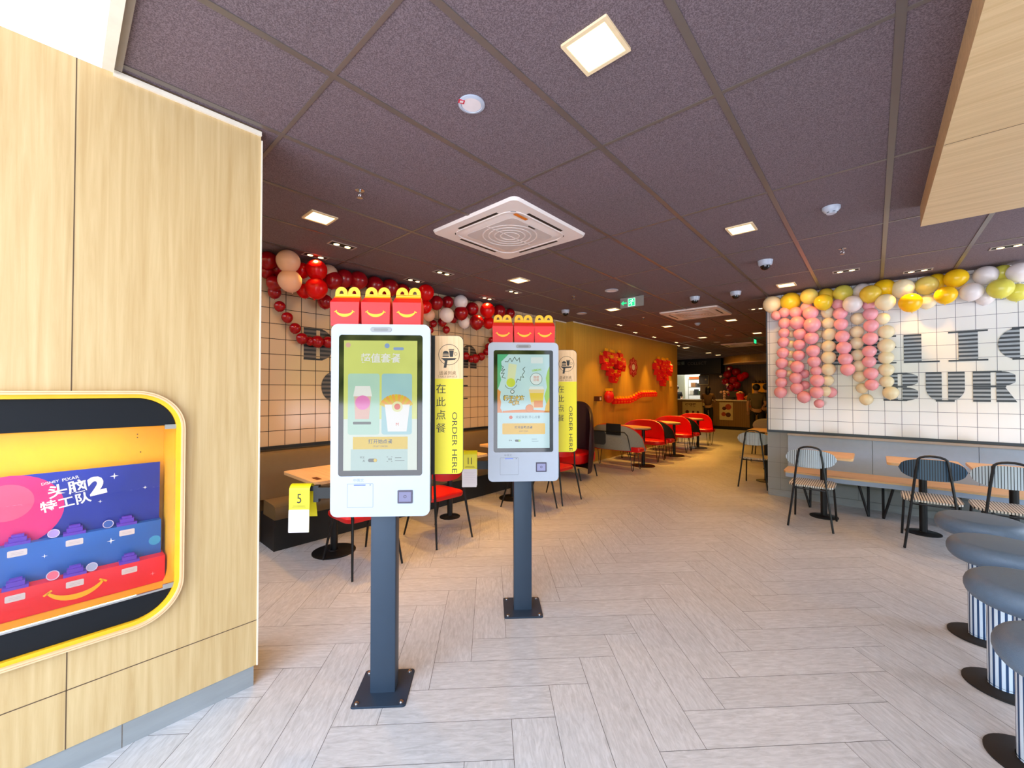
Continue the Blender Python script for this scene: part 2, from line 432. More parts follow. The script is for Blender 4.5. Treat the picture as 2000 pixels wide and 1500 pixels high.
def dup(root, loc=None, rot=None, label=None, group=None, scale=None):
    r = root.copy(); COL.objects.link(r)
    if loc is not None: r.location = loc
    if rot is not None: r.rotation_euler = rot if isinstance(rot, (tuple, list)) else (0, 0, rot)
    if scale is not None: r.scale = scale if isinstance(scale, (tuple, list)) else (scale,) * 3
    if label: r['label'] = label
    if group: r['group'] = group
    for ch in list(root.children):
        if ch.type == 'LIGHT': pass
        c = ch.copy(); COL.objects.link(c); c.parent = r
        for g in list(ch.children):
            d = g.copy(); COL.objects.link(d); d.parent = c
    return r
ORD = ['first', 'second', 'third', 'fourth', 'fifth', 'sixth', 'seventh', 'eighth', 'ninth', 'tenth', 'eleventh', 'twelfth', 'thirteenth', 'fourteenth', 'fifteenth',
       'sixteenth', 'seventeenth', 'eighteenth', 'nineteenth', 'twentieth', 'twenty-first', 'twenty-second', 'twenty-third', 'twenty-fourth', 'twenty-fifth',
       'twenty-sixth', 'twenty-seventh', 'twenty-eighth', 'twenty-ninth', 'thirtieth', 'thirty-first', 'thirty-second', 'thirty-third', 'thirty-fourth', 'thirty-fifth',
       'thirty-sixth', 'thirty-seventh', 'thirty-eighth', 'thirty-ninth', 'fortieth', 'forty-first', 'forty-second', 'forty-third']
random.seed(4)
H = 2.85

# ================================================================= STRUCTURE
# floor: 200 x 800 stone planks in herringbone at 45 degrees
def make_floor():
    g = .2015; a = radians(45); U0, V0 = -.1, 2.47
    vs, fs, uvs, sh, mi = [], [], [], [], []
    x0, x1, y0, y1 = -7.6, 3.6, -2.6, 21.2
    gap = .0011
    def add(u0, u1, v0, v1, along_v):
        uc, vc = (u0 + u1) / 2, (v0 + v1) / 2
        X = (uc - vc) * sqrt(.5); Y = (uc + vc) * sqrt(.5)
        if not (x0 - .6 < X < x1 + .6 and y0 - .6 < Y < y1 + .6): return
        b = len(vs)
        for (u, v) in ((u0 + gap, v0 + gap), (u1 - gap, v0 + gap), (u1 - gap, v1 - gap), (u0 + gap, v1 - gap)):
            x = (u - v) * sqrt(.5); y = (u + v) * sqrt(.5)
            vs.append((min(max(x, x0), x1), min(max(y, y0), y1), 0))
        fs.append((b, b + 1, b + 2, b + 3)); sh.append(random.random()); mi.append(0)
        ox, oy = random.uniform(0, 40), random.uniform(0, 40)
        L, W = ((v1 - v0), (u1 - u0)) if along_v else ((u1 - u0), (v1 - v0))
        q = [(0, 0), (L, 0), (L, W), (0, W)] if not along_v else [(0, 0), (0, W), (L, W), (L, 0)]
        uvs.extend((ox + p, oy + r_) for p, r_ in q)
    for k in range(-60, 110):
        for j in range(-60, 140):
            d = (j - k) % 8
            if d == 0: add(U0 + k * g, U0 + (k + 1) * g, V0 + j * g, V0 + (j + 4) * g, True)
            if d == 7: add(U0 + k * g, U0 + (k + 4) * g, V0 + j * g, V0 + (j + 1) * g, False)
    b = len(vs); vs += [(x0, y0, -.0015), (x1, y0, -.0015), (x1, y1, -.0015), (x0, y1, -.0015), (x0, y0, -.06), (x1, y0, -.06), (x1, y1, -.06), (x0, y1, -.06)]
    for f in ((0, 1, 2, 3), (7, 6, 5, 4), (0, 4, 5, 1), (1, 5, 6, 2), (2, 6, 7, 3), (3, 7, 4, 0)):
        fs.append(tuple(b + i for i in f)); sh.append(0); mi.append(1); uvs.extend([(0, 0)] * 4)
    me = bpy.data.meshes.new('floor'); me.from_pydata(vs, [], fs)
    me.materials.append(floor_m); me.materials.append(grout_m); me.polygons.foreach_set('material_index', mi)
    ul = me.uv_layers.new(name='UVMap'); ul.data.foreach_set('uv', [c for p in uvs for c in p])
    at = me.attributes.new('shade', 'FLOAT', 'FACE'); at.data.foreach_set('value', sh)
    me.update(); o = bpy.data.objects.new('floor', me); COL.objects.link(o); tag(o, kind='structure')
make_floor()

# dark suspended ceiling of 600 x 1200 tiles with its metal grid
mb = MB()
mb.box(-7.6, 3.6, .16, 21.2, H, H + .12, 0)
gx = [.087 + .6003 * k for k in range(-13, 6)]; gy = [.767 + 1.2175 * k for k in range(0, 17)]
for x in gx: mb.box(x - .015, x + .015, .16, 21.2, H - .004, H + .01, 1)
for y in gy: mb.box(-7.6, 3.6, y - .0095, y + .0095, H - .0035, H + .01, 1)
struct('ceiling', mb, [ceil_m, tbar_m])
mb = MB(); mb.box(-2.36, 3.6, -1.8, .10, H, H + .12)
struct('ceiling', mb, [white_ceil])
mb = MB(); mb.box(-2.345, 3.6, .135, .16, H - .012, H + .11, 0); mb.box(-2.345, 3.6, .10, .135, H - .03, H + .11, 1)
struct('trim_1', mb, [mat('fascia_greige', '8f8377', .5), cream_trim])

# light oak wall on the left with the opening for the display case
WX = -2.362; CY0, CY1, CZ0, CZ1, CR = -.66, .385, .487, 1.497, .17
mb = MB()
mb.box(-2.80, WX, -1.8, CY0, .1, H - .02); mb.box(-2.80, WX, CY1, .684, .1, H - .02)
mb.box(-2.80, WX, CY0, CY1, CZ1, H - .02); mb.box(-2.80, WX, CY0, CY1, .1, CZ0)
FW = FR((WX, 0, 0), (0, 1, 0), (0, 0, 1))
for cx, cy, a0, px, py in ((CY1 - CR, CZ1 - CR, 0, CY1, CZ1), (CY0 + CR, CZ1 - CR, 90, CY0, CZ1), (CY0 + CR, CZ0 + CR, 180, CY0, CZ0), (CY1 - CR, CZ0 + CR, 270, CY1, CZ0)):
    arc = circ(cx, cy, CR, 8, a0, a0 + 90)
    mb.prism([(px, py)] + arc[::-1], -.02, 0, 0, FW)
mb.box(WX, WX + .0006, .029, .0325, .1, CZ0, 1); mb.box(WX, WX + .0006, .029, .0325, CZ1, H - .02, 1); mb.box(WX, WX + .0006, -1.8, .684, .325, .329, 1)
mb.box(-2.805, -2.355, .684, .69, .1, H - .055, 2)
struct('wall_left', mb, [oak, groove_m, cream_trim])
mb = MB(); mb.box(-2.79, WX - .004, -1.8, .674, 0, .1)
mb.box(WX - .004, WX - .0033, .19, .192, 0, .1, 1)
struct('baseboard_left', mb, [stone_base, groove_m])
mb = MB(); mb.box(WX, WX + .012, .135, .684, H - .034, H - .012); mb.box(WX, WX + .004, .135, .684, H - .012, H, 1)
struct('trim_2', mb, [cream_trim, groove_m])

# tiled wall of the seating bay, its trim and the gold slatted wall further on
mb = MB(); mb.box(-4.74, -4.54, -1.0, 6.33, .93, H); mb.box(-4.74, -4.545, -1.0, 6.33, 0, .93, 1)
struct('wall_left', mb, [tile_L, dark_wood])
mb = MB(); mb.box(-4.54, -4.522, -1.0, 6.33, .905, .935); struct('trim_3', mb, [black])
mb = MB(); mb.box(-4.74, -4.55, 6.33, 6.7, 0, H); mb.box(-4.74, -4.38, 6.7, 12.33, 0, H)
mb.box(-4.55, -4.54, 6.33, 6.7, H - .02, H, 1); mb.box(-4.38, -4.37, 6.69, 12.33, H - .02, H, 1)
struct('wall_left', mb, [gold_wall, cream_trim])
mb = MB(); mb.box(-4.8, -2.8, -1.1, -1.0, 0, H); struct('wall_front', mb, [oak])

# white tiled wall on the right with grey stone lower part
RY_ = 6.832
mb = MB(); mb.box(-1.152, 3.6, RY_, RY_ + .2, .92, H, 0); mb.box(-1.152, 3.6, RY_ + .004, RY_ + .2, 0, .92, 1)
struct('wall_right', mb, [tile_R, tile_grey])
mb = MB(); mb.box(-1.155, 3.6, RY_ - .016, RY_, .9, .932); mb.box(-1.156, -1.14, RY_ - .006, RY_ + .2, .932, H)
struct('trim_4', mb, [mat('slate_trim', '2f3b4c', .4)])
mb = MB(); mb.box(-1.14, -.9, RY_ - .02, RY_ + .004, 0, .09, 0); mb.box(-.9, 3.6, RY_ - .02, RY_ + .004, 0, .09, 0)
struct('baseboard_right', mb, [stone_base])

# wood soffit lowered from the ceiling at the upper right
mb = MB(); mb.box(.268, 3.6, .5, 4.2, 2.7, H, 0); mb.box(.27, 3.6, 2.874, 2.878, 2.6993, 2.7, 1)
struct('ceiling', mb, [oak_soffit, groove_m])

mb = MB(); mb.box(3.6, 3.7, -1.8, 4.4, 0, H); mb.box(3.6, 3.7, 6.6, RY_ + .2, 0, H); mb.box(3.6, 3.7, 4.4, 6.6, 0, .3); mb.box(3.6, 3.7, 4.4, 6.6, 2.7, H); struct('wall_right', mb, [white_ceil])  # unseen wall; its window opening is added and sized to let daylight in
# enclosing walls of the far room
mb = MB(); mb.box(1.5, 1.6, RY_ + .2, 21.2, 0, H); struct('wall_right', mb, [dark_wood])
mb = MB(); mb.box(-7.6, 1.6, 21.1, 21.2, 0, H); struct('wall_back', mb, [white_ceil])
mb = MB(); mb.box(-7.6, -7.5, 12.33, 21.2, 0, H); mb.box(-7.6, -4.7, 12.2, 12.33, 0, H); struct('wall_left', mb, [dark_wood])
mb = MB(); mb.box(-5.76, 1.5, 19.0, 19.15, 0, H); struct('wall_back', mb, [dark_wood])
mb = MB(); mb.box(-7.5, -4.75, 18.4, 19.0, 2.2, H); struct('wall_back', mb, [black_matte])
mb = MB()
pc = circ(-3.0, 19.0, 1.75, 32, 180, 360)
mb.prism(pc, 2.58, H, 0); mb.prism(circ(-3.0, 19.0, 1.77, 32, 180, 360), 2.56, 2.585, 1)
struct('ceiling', mb, [slat_mat('drum_slat', 0, '9a7030', 'b3853c', .05), oak_soffit])

# ================================================================= ORDER KIOSKS
FK = lambda y: FR((0, y, 0), (1, 0, 0), (0, 0, 1))          # drawing plane of a front face: x right, z up, towards the viewer
def smile(mb, cx, cy, w, m, M, z=0, thick=1.0):
    # curved mouth stroke with two short cheek ticks
    n = 14; R = w * .56; a0, a1 = 205, 335
    outer = [(cx + R * cos(radians(a0 + (a1 - a0) * i / n)), cy + R * .95 * sin(radians(a0 + (a1 - a0) * i / n))) for i in range(n + 1)]
    inner = []
    for i in range(n + 1):
        t = i / n; k = (.06 + .10 * sin(pi * t)) * thick
        a = radians(a0 + (a1 - a0) * t); inner.append((cx + R * (1 - k) * cos(a), cy + R * .95 * (1 - k * 1.15) * sin(a)))
    for i in range(n): mb.flat([outer[i], outer[i + 1], inner[i + 1], inner[i]], z, m, M)
    for s, a in ((-1, a0), (1, a1)):
        ex, ey = cx + R * .96 * cos(radians(a)), cy + R * .95 * .96 * sin(radians(a)); l = w * .085; th = w * .022
        dx, dy = cos(radians(-35 * s + 90 - 90)), sin(radians(35 * s) * -1)
        dx, dy = cos(radians(35)) , -s * sin(radians(35)) * 1.0
        mb.flat([(ex - dx * l + dy * th, ey - dy * l * 1 - dx * th), (ex + dx * l + dy * th, ey + dy * l - dx * th), (ex + dx * l - dy * th, ey + dy * l + dx * th), (ex - dx * l - dy * th, ey - dy * l + dx * th)], z, m, M)

def screen_one(parent):
    cols = ['dde27c', 'b9dcc6', 'a6d0d2', 'e7c21d', 'b9d2c9', 'f7a63a', 'f07fc0', 'f5f1ea', 'e2573a', '5a6058', 'e9e6a0', '8fa7d8', 'e7b7a4', 'dfe8d6']
    mats = [lit_print('screen_tone_%s' % c, c, .40) for c in cols]
    mb = MB(); F = FK(-.1012)
    mb.flat([(-.175, 1.113), (.175, 1.113), (.175, 1.74), (-.175, 1.74)], 0, 0, F)
    mb.flat([(-.175, 1.113), (.175, 1.113), (.175, 1.36), (-.175, 1.36)], .0001, 13, F); mb.flat([(-.14, 1.113), (.13, 1.113), (.13, 1.215), (-.14, 1.215)], .0002, 4, F)
    mb.flat(rrect(-.155, -.005, 1.285, 1.58, .012), .0002, 1, F); mb.flat(rrect(.005, .15, 1.285, 1.58, .012), .0002, 2, F)
    mb.text('麦趣新品', F, width=.19, m=9, bold=.02, z=.0004) if False else mb.text('超值套餐', F @ T(0, 1.655, 0), width=.19, m=7, bold=.02, z=.0004)
    mb.flat(circ(-.155, 1.718, .012, 16), .0004, 12, F); mb.flat(circ(.03, 1.715, .012, 16), .0003, 11, F); mb.flat(rrect(.06, .11, 1.694, 1.708, .006), .0004, 11, F)
    # pink cup
    mb.flat([(-.12, 1.36), (-.055, 1.36), (-.045, 1.47), (-.125, 1.47)], .0004, 12, F); mb.flat(circ(-.085, 1.44, .035, 20), .0005, 6, F)
    mb.flat([(-.13, 1.47), (-.04, 1.47), (-.05, 1.52), (-.12, 1.52)], .0004, 7, F); mb.flat(rrect(-.13, -.045, 1.335, 1.348, .003), .0004, 9, F)
    # fan of orange fries over a carton with a round badge
    for i in range(13):
        a = radians(25 + 130 * i / 12); c0 = (.075 + .035 * cos(a), 1.405 + .02 * sin(a)); c1 = (.075 + .085 * cos(a), 1.405 + .075 * sin(a))
        nx, ny = -sin(a) * .007, cos(a) * .007
        mb.flat([(c0[0] - nx, c0[1] - ny), (c1[0] - nx, c1[1] - ny), (c1[0] + nx, c1[1] + ny), (c0[0] + nx, c0[1] + ny)], .0005 + i * .00001, 5 if i % 2 else 3, F)
    mb.flat([(.035, 1.30), (.125, 1.30), (.14, 1.43), (.02, 1.43)], .0007, 7, F); mb.flat(circ(.08, 1.42, .026, 20), .0009, 10, F); mb.flat(circ(.08, 1.42, .015, 18), .0010, 8, F)
    mb.text('M', F @ T(.08, 1.335, 0), height=.014, m=8, z=.0009)
    mb.flat([(-.13, 1.215), (.13, 1.215), (.13, 1.275), (-.13, 1.275)], .0003, 3, F)
    mb.text('打开始点餐', F @ T(0, 1.253, 0), width=.115, m=9, bold=.02, z=.0005); mb.text('START ORDER', F @ T(0, 1.229, 0), width=.07, m=9, z=.0005)
    mb.text('中文', F @ T(-.085, 1.176, 0), width=.022, m=9, z=.0005); mb.text('A', F @ T(-.078, 1.160, 0), height=.011, m=9, z=.0005)
    mb.flat(rrect(-.058, -.015, 1.153, 1.170, .0085), .0004, 9, F); mb.flat(circ(-.024, 1.1615, .008, 14), .0005, 3, F)
    for (x, y, dx, dy) in ((.03, 1.178, 1, -1), (.058, 1.178, -1, -1), (.03, 1.155, 1, 1), (.058, 1.155, -1, 1)):
        mb.flat([(x, y), (x + .007 * dx, y), (x + .007 * dx, y + .002 * dy), (x, y + .002 * dy)], .0004, 9, F)
    for k in range(4): mb.flat([(.038 + k * .0045, 1.162), (.04 + k * .0045, 1.162), (.04 + k * .0045, 1.171), (.038 + k * .0045, 1.171)], .0004, 9, F)
    mb.flat([(.07, 1.172), (.10, 1.172), (.10, 1.1745), (.07, 1.1745)], .0004, 9, F); mb.flat([(.07, 1.158), (.115, 1.158), (.115, 1.1605), (.07, 1.1605)], .0004, 9, F)
    return mb.build('display_image', mats, parent)

def screen_two(parent):
    cols = ['c9ecf0', '53c08a', 'f0924a', 'a5d94a', 'f3c21c', '3d4646', 'e8efc0', 'f3d03a', 'e9f5f4', 'e0633a', 'd8e84a', 'f6d9a0', '4a6a80']
    mats = [lit_print('poster_tone_%s' % c, c, .5) for c in cols]
    mb = MB(); F = FK(-.1012)
    mb.flat([(-.175, 1.113), (.175, 1.113), (.175, 1.74), (-.175, 1.74)], 0, 0, F)
    L = [(-.175, 1.74), (-.10, 1.74), (-.12, 1.72), (-.15, 1.69), (-.145, 1.65), (-.158, 1.61), (-.15, 1.57), (-.162, 1.53), (-.175, 1.50)]
    mb.flat(L[::-1], .0002, 1, F)
    mb.flat([(-.175, 1.51), (-.152, 1.49), (-.158, 1.45), (-.15, 1.42), (-.155, 1.38), (-.14, 1.35), (-.175, 1.35)][::-1], .0002, 2, F)
    mb.flat([(.175, 1.66), (.175, 1.35), (.14, 1.35), (.155, 1.40), (.14, 1.46), (.158, 1.52), (.15, 1.58), (.162, 1.63)][::-1], .0002, 3, F)
    mb.flat([(.175, 1.45), (.175, 1.35), (.14, 1.35), (.15, 1.40)][::-1], .0003, 4, F)
    mb.flat([(-.14, 1.35), (-.14, 1.362), (.03, 1.372), (.175, 1.36), (.175, 1.35)][::-1], .0003, 2, F)
    def zig(pts, w=.0018):
        for (a, b), (c, d) in zip(pts, pts[1:]):
            l = sqrt((c - a) ** 2 + (d - b) ** 2); nx, ny = -(d - b) / l * w, (c - a) / l * w
            mb.flat([(a - nx, b - ny), (c - nx, d - ny), (c + nx, d + ny), (a + nx, b + ny)], .0006, 5, F)
    zig([(-.125, 1.69), (-.105, 1.69), (-.09, 1.715), (-.078, 1.69), (-.06, 1.722), (-.045, 1.695), (-.028, 1.718), (-.025, 1.685)])
    zig([(-.15, 1.665), (-.135, 1.655), (-.148, 1.63), (-.125, 1.64), (-.15, 1.61), (-.128, 1.615), (-.145, 1.585), (-.12, 1.58)])
    zig([(.01, 1.655), (-.005, 1.64), (.008, 1.625), (-.01, 1.60), (.003, 1.585), (-.02, 1.59), (-.02, 1.565), (-.04, 1.575), (-.05, 1.55)])
    mb.flat([(-.11, 1.56), (-.06, 1.56), (-.045, 1.67), (-.10, 1.68)], .0004, 6, F); mb.flat(circ(-.085, 1.55, .03, 18), .0005, 10, F)
    zig(circ(-.085, 1.55, .042, 12, 200, 340), .0015)
    mb.text('LEMON', F @ T(.088, 1.635, 0) @ RZ(.1), width=.06, m=3, bold=.04, z=.0006)
    mb.flat(rrect(.05, .13, 1.68, 1.72, .004), .0004, 8, F)
    zig(circ(.085, 1.575, .04, 18, 0, 360) + [(.125, 1.575)], .0012); mb.flat(circ(.085, 1.575, .038, 18), .0005, 8, F); mb.text('酸甜\n好喝', F @ T(.085, 1.577, 0), width=.036, m=9, z=.0007)
    mb.flat(circ(-.075, 1.49, .014, 16), .0005, 5, F); mb.flat(circ(-.075, 1.49, .010, 16), .0006, 8, F)
    mb.text('橘子冰冻', F @ T(-.065, 1.448, 0), width=.145, m=5, bold=.07, z=.0005); mb.text('橘子冰冻', F @ T(-.065, 1.448, 0), width=.135, m=4, bold=.02, z=.0007)
    mb.text('气泡', F @ T(-.065, 1.415, 0), width=.075, m=5, bold=.07, z=.0005); mb.text('气泡', F @ T(-.065, 1.415, 0), width=.069, m=4, bold=.02, z=.0007)
    # drink cup with yellow juice, orange fruit
    mb.flat([(.055, 1.38), (.125, 1.38), (.14, 1.505), (.035, 1.505)], .0004, 11, F); mb.flat([(.05, 1.42), (.13, 1.42), (.135, 1.48), (.042, 1.48)], .0005, 7, F); mb.flat([(.035, 1.505), (.14, 1.505), (.13, 1.525), (.045, 1.525)], .0005, 8, F)
    mb.flat([(.07, 1.385), (.13, 1.385), (.13, 1.43), (.07, 1.43)], .0007, 2, F); mb.flat(circ(.04, 1.378, .026, 20), .0009, 2, F); zig(circ(.04, 1.378, .026, 18) + [(.066, 1.378)], .001)
    mb.flat(circ(-.085, 1.318, .012, 16), .0005, 9, F); mb.text('欢迎来到 开心点餐', F @ T(.03, 1.32, 0), width=.165, m=12, z=.0005)
    mb.flat(rrect(-.142, .145, 1.205, 1.278, .006), .0004, 4, F)
    mb.text('打开自助点餐', F @ T(0, 1.252, 0), width=.12, m=5, bold=.02, z=.0006); mb.text('START ORDER', F @ T(.0, 1.226, 0), width=.06, m=5, z=.0006)
    mb.text('中A', F @ T(-.087, 1.165, 0), width=.022, m=5, z=.0005); mb.flat(rrect(-.058, -.02, 1.155, 1.17, .0075), .0004, 5, F); mb.flat(circ(-.028, 1.1625, .007, 14), .0005, 3, F)
    mb.flat([(.055, 1.172), (.09, 1.172), (.09, 1.1745), (.055, 1.1745)], .0004, 12, F); mb.flat([(.055, 1.158), (.10, 1.158), (.10, 1.1605), (.055, 1.1605)], .0004, 12, F)
    return mb.build('display_image', mats, parent)

def kiosk(loc, label, scr):
    t = thing('ordering_kiosk', label, 'order kiosk', (loc[0], loc[1], 0), radians(45), 'self-service ordering kiosks')
    mb = MB(); mb.prism(rrect(-.127, .127, -.127, .127, .014, 4), 0, .008); mb.prism(rrect(-.129, .129, -.129, .129, .014, 4), 0, .002)
    base = mb.build('base_plate', navy, t)
    for x in (-.105, .105):
        for y in (-.105, .105):
            b = MB(); b.lathe([(.011, .008), (.011, .010), (.007, .010), (.007, .016), (.0, .016)], 12, 0, T(x, y, 0)); b.build('bolt', chrome, base)
    mb = MB(); mb.prism(rrect(-.061, .061, -.04, .04, .004, 2), .008, .92); mb.build('pole', navy, t)
    mb = MB(); R = FR((0, 0, 0), (1, 0, 0), (0, 0, 1))
    mb.prism(rrect(-.226, .226, .90, 1.81, .03), -.05, .077, 0, R)
    mb.build('housing', black, t)
    hole = rrect(-.2, .2, 1.085, 1.768, .014); out = rrect(-.2365, .2365, .89, 1.82, .032)
    # sample both outlines evenly so the ring faces stay tidy
    mb = MB(); F = FK(0); o2 = rrect(-.232, .232, .8945, 1.8155, .03)
    mb.ring(out, hole, .072, .098, 0, F); mb.ring(out, o2, .098, .1005, 0, F) if False else None
    mb.prism(rrect(-.2, .2, 1.085, 1.768, .014), .072, .085, 1, F)
    mb.build('front_panel', [white_pl, screen_blk], t, ang=50)
    mb = MB(); mb.flat(rrect(-.2, .2, 1.085, 1.768, .014), .096, 0, F); s = mb.build('screen', screen_blk, t)
    scr(s)
    mb = MB(); mb.prism(rrect(-.051, .051, 1.782, 1.806, .0118), .098, .101, 0, F); mb.prism(rrect(-.034, .034, 1.787, 1.8, .006), .101, .1015, 1, F); mb.build('sensor_bar', [grey_pl, mat('sensor_window', '77787c', .3)], t)
    mb = MB(); mb.ring(rrect(-.157, -.034, .935, 1.05, .003, 2), rrect(-.155, -.036, .937, 1.048, .002, 2), .0981, .0985, 1, F)
    mb.flat(rrect(-.1555, -.0355, .9365, 1.036, .002, 2), .0984, 0, F)
    mb.flat([(-.125, 1.0405), (-.07, 1.0405), (-.07, 1.0445), (-.125, 1.0445)], .0986, 2, F); mb.flat(circ(-.048, 1.043, .004, 10), .0986, 1, F)
    mb.text('中英文', F @ T(-.103, 1.066, 0), width=.05, m=1, z=.0985)
    mb.build('receipt_door', [white_pl, mat('panel_seam', '7d8494', .5), slot_blue], t)
    mb = MB(); mb.prism(rrect(.083, .154, .953, 1.016, .003, 2), .098, .103, 0, F); mb.flat([(.09, .961), (.147, .961), (.147, 1.008), (.09, 1.008)], .1033, 1, F)
    mb.ring(circ(.119, .986, .0075, 14), circ(.119, .986, .0045, 14), .1033, .1036, 0, F)
    mb.build('card_reader', [mat('reader_frame', '39324a', .3), reader_lit], t)
    # side sign: oak part on top, yellow part below
    G = FK(-.03 + .06)
    mb = MB(); mb.prism(rrect(.226, .39, 1.063, 1.785, (.03, .0, .0, .03)), -.012, -.001, 0, G)
    sg = mb.build('side_sign', black, t)
    mb = MB(); mb.prism(rrect(.243, .388, 1.56, 1.783, (.03, .0, .0, .0)), -.001, 0, 0, G)
    top = mb.build('sign_top', wood_sign, sg)
    mb = MB(); mb.prism(rrect(.243, .388, 1.065, 1.56, (.0, .0, .0, .03)), -.001, 0, 0, G); mb.build('sign_face', yel_sign, sg)
    lt = {}; mb = MB(); c = (.3155, 1.685)
    mb.ring(circ(*c, .055, 36, 40, 400), circ(*c, .0525, 36, 40, 400), .0002, .0006, 0, G)
    mb.flat(circ(c[0] - .017, c[1] + .004, .016, 12, 0, 180), .0005, 0, G); mb.flat(rrect(c[0] - .034, c[0], c[1] - .004, c[1] + .001, .002, 2), .0005, 0, G); mb.flat(rrect(c[0] - .034, c[0], c[1] - .012, c[1] - .006, .002, 2), .0005, 0, G)
    mb.flat([(c[0] + .004, c[1] - .012), (c[0] + .02, c[1] - .012), (c[0] + .024, c[1] + .022), (c[0], c[1] + .022)], .0005, 0, G); mb.flat(rrect(c[0] - .002, c[0] + .026, c[1] + .024, c[1] + .029, .001, 2), .0005, 0, G)
    mb.ring(circ(c[0] + .034, c[1] + .004, .009, 12), circ(c[0] + .034, c[1] + .004, .007, 12), .0003, .0006, 0, G)
    mb.flat([(c[0] - .042, c[1] - .018), (c[0] + .04, c[1] - .018), (c[0] + .03, c[1] - .027), (c[0] - .008, c[1] - .03), (c[0] - .014, c[1] - .068), (c[0] - .028, c[1] - .068), (c[0] - .022, c[1] - .034)][::-1], .0005, 0, G)
    mb.build('sign_logo', ink, sg); mb = MB()
    mb.text('送餐到桌', G @ T(.308, 1.59, 0), width=.088, m=1, bold=.01, z=.0005); mb.text('TABLE SERVICE', G @ T(.308, 1.5705, 0), width=.1, m=1, z=.0005)
    mb.build('brown_lettering', [ink, ink_br], sg); mb = MB()
    for i, ch in enumerate('在此点餐'): mb.text(ch, G @ T(.274, 1.508 - i * .068, 0), width=.049, m=0, z=.0005)
    mb.build('chinese_lettering', ink, sg); mb = MB()
    mb.text('ORDER HERE', G @ T(.345, 1.228, 0) @ RZ(-pi / 2), width=.315, height=.026, m=0, z=.0005)
    mb.build('english_lettering', ink, sg)
    # black rack that carries the table numbers
    mb = MB(); mb.box(-.335, -.226, .0, .045, .955, 1.01); mb.box(-.36, -.335, .008, .036, .935, 1.018); mb.box(-.47, -.335, .013, .03, .99, 1.012)
    mb.build('number_rack', black_matte, t)
    return t
kiosk((-1.85, 1.107), 'white ordering kiosk nearest the camera, showing a yellow food menu', screen_one)
kiosk((-1.82, 2.143), 'white ordering kiosk farther back, showing a mint drink poster', screen_two)

# number tags folded over the racks
def number_tag(kl, digits, label, xc, zt, n_extra=0):
    t = thing('table_number', label, 'table number', (kl[0], kl[1], 0), radians(45), 'yellow table numbers hung beside the kiosks')
    w = .05
    prof = [(-.045, zt - .235)] + [(-.04, zt - .05)] + [(-.01 + .031 * cos(radians(a)), zt - .034 + .034 * sin(radians(a))) for a in range(165, -1, -15)] + [(.024, zt - .06), (.055, zt - .185)]
    th = .0022
    inner = [(-.045 + th, zt - .235), (-.04 + th, zt - .05)] + [(-.01 + (.031 - th) * cos(radians(a)), zt - .034 + (.034 - th) * sin(radians(a))) for a in range(165, -1, -15)] + [(.024 - th, zt - .06), (.055 - th, zt - .185)]
    mb = MB(); M = Matrix(((0, 0, 1, 0), (1, 0, 0, 0), (0, 1, 0, 0), (0, 0, 0, 1)))
    n = len(prof)
    for i in range(n - 1):
        a, b, c, d = prof[i], prof[i + 1], inner[i + 1], inner[i]
        vs = [(x, p[0] + .03, p[1]) for x in (xc - w, xc + w) for p in (a, b, c, d)]
        mb.add(vs, [(3, 2, 1, 0), (4, 5, 6, 7), (0, 1, 5, 4), (1, 2, 6, 5), (2, 3, 7, 6), (3, 0, 4, 7)])
    mb.build('card', yel_card if False else yel_sign, t)
    G = FR((xc, -.0165, zt - .235), (1, 0, 0), (0, .027, 1))
    mb = MB(); mb.flat(rrect(-.05, .05, 0, .112, .004, 3), 0, 0, G)
    for i in range(7): mb.flat([(-.038, .018 + i * .012), (.04 - (i % 3) * .006, .018 + i * .012), (.04 - (i % 3) * .006, .0195 + i * .012), (-.038, .0195 + i * .012)], .0004, 1, G)
    mb.build('white_panel', [card_white, card_line], t)
    mb = MB(); mb.text(digits, G @ T(0, .167, 0), width=.02 * (1 if len(digits) == 1 else 1.3), height=.046, m=0, z=.0008)
    mb.flat([(-.03, .129), (.03, .129), (.03, .1305), (-.03, .1305)], .0006, 0, G); mb.flat([(-.034, .123), (.034, .123), (.034, .1245), (-.034, .1245)], .0006, 0, G)
    mb.build('number', ink, t)
    for k in range(n_extra):
        mb = MB(); G2 = FR((xc - .003 + .006 * k, -.012 + .006 * k, zt - .247 - .005 * k), (1, 0, -.01), (0, .027, 1)); mb.prism(rrect(-.05, .05, 0, .1, .004, 3), -.0015, 0, 0, G2)
        for i in range(6): mb.flat([(-.04, .012 + i * .013), (.04, .012 + i * .013), (.04, .0135 + i * .013), (-.04, .0135 + i * .013)], .0004, 1, G2)
        mb.build('back_card', [card_white, card_line], t)
number_tag((-1.85, 1.107), '5', 'yellow folded table number 5 hanging left of the nearest kiosk', -.42, 1.028)
number_tag((-1.82, 2.143), '11', 'yellow folded table number 11 hanging left of the farther kiosk', -.362, 1.083, 1)

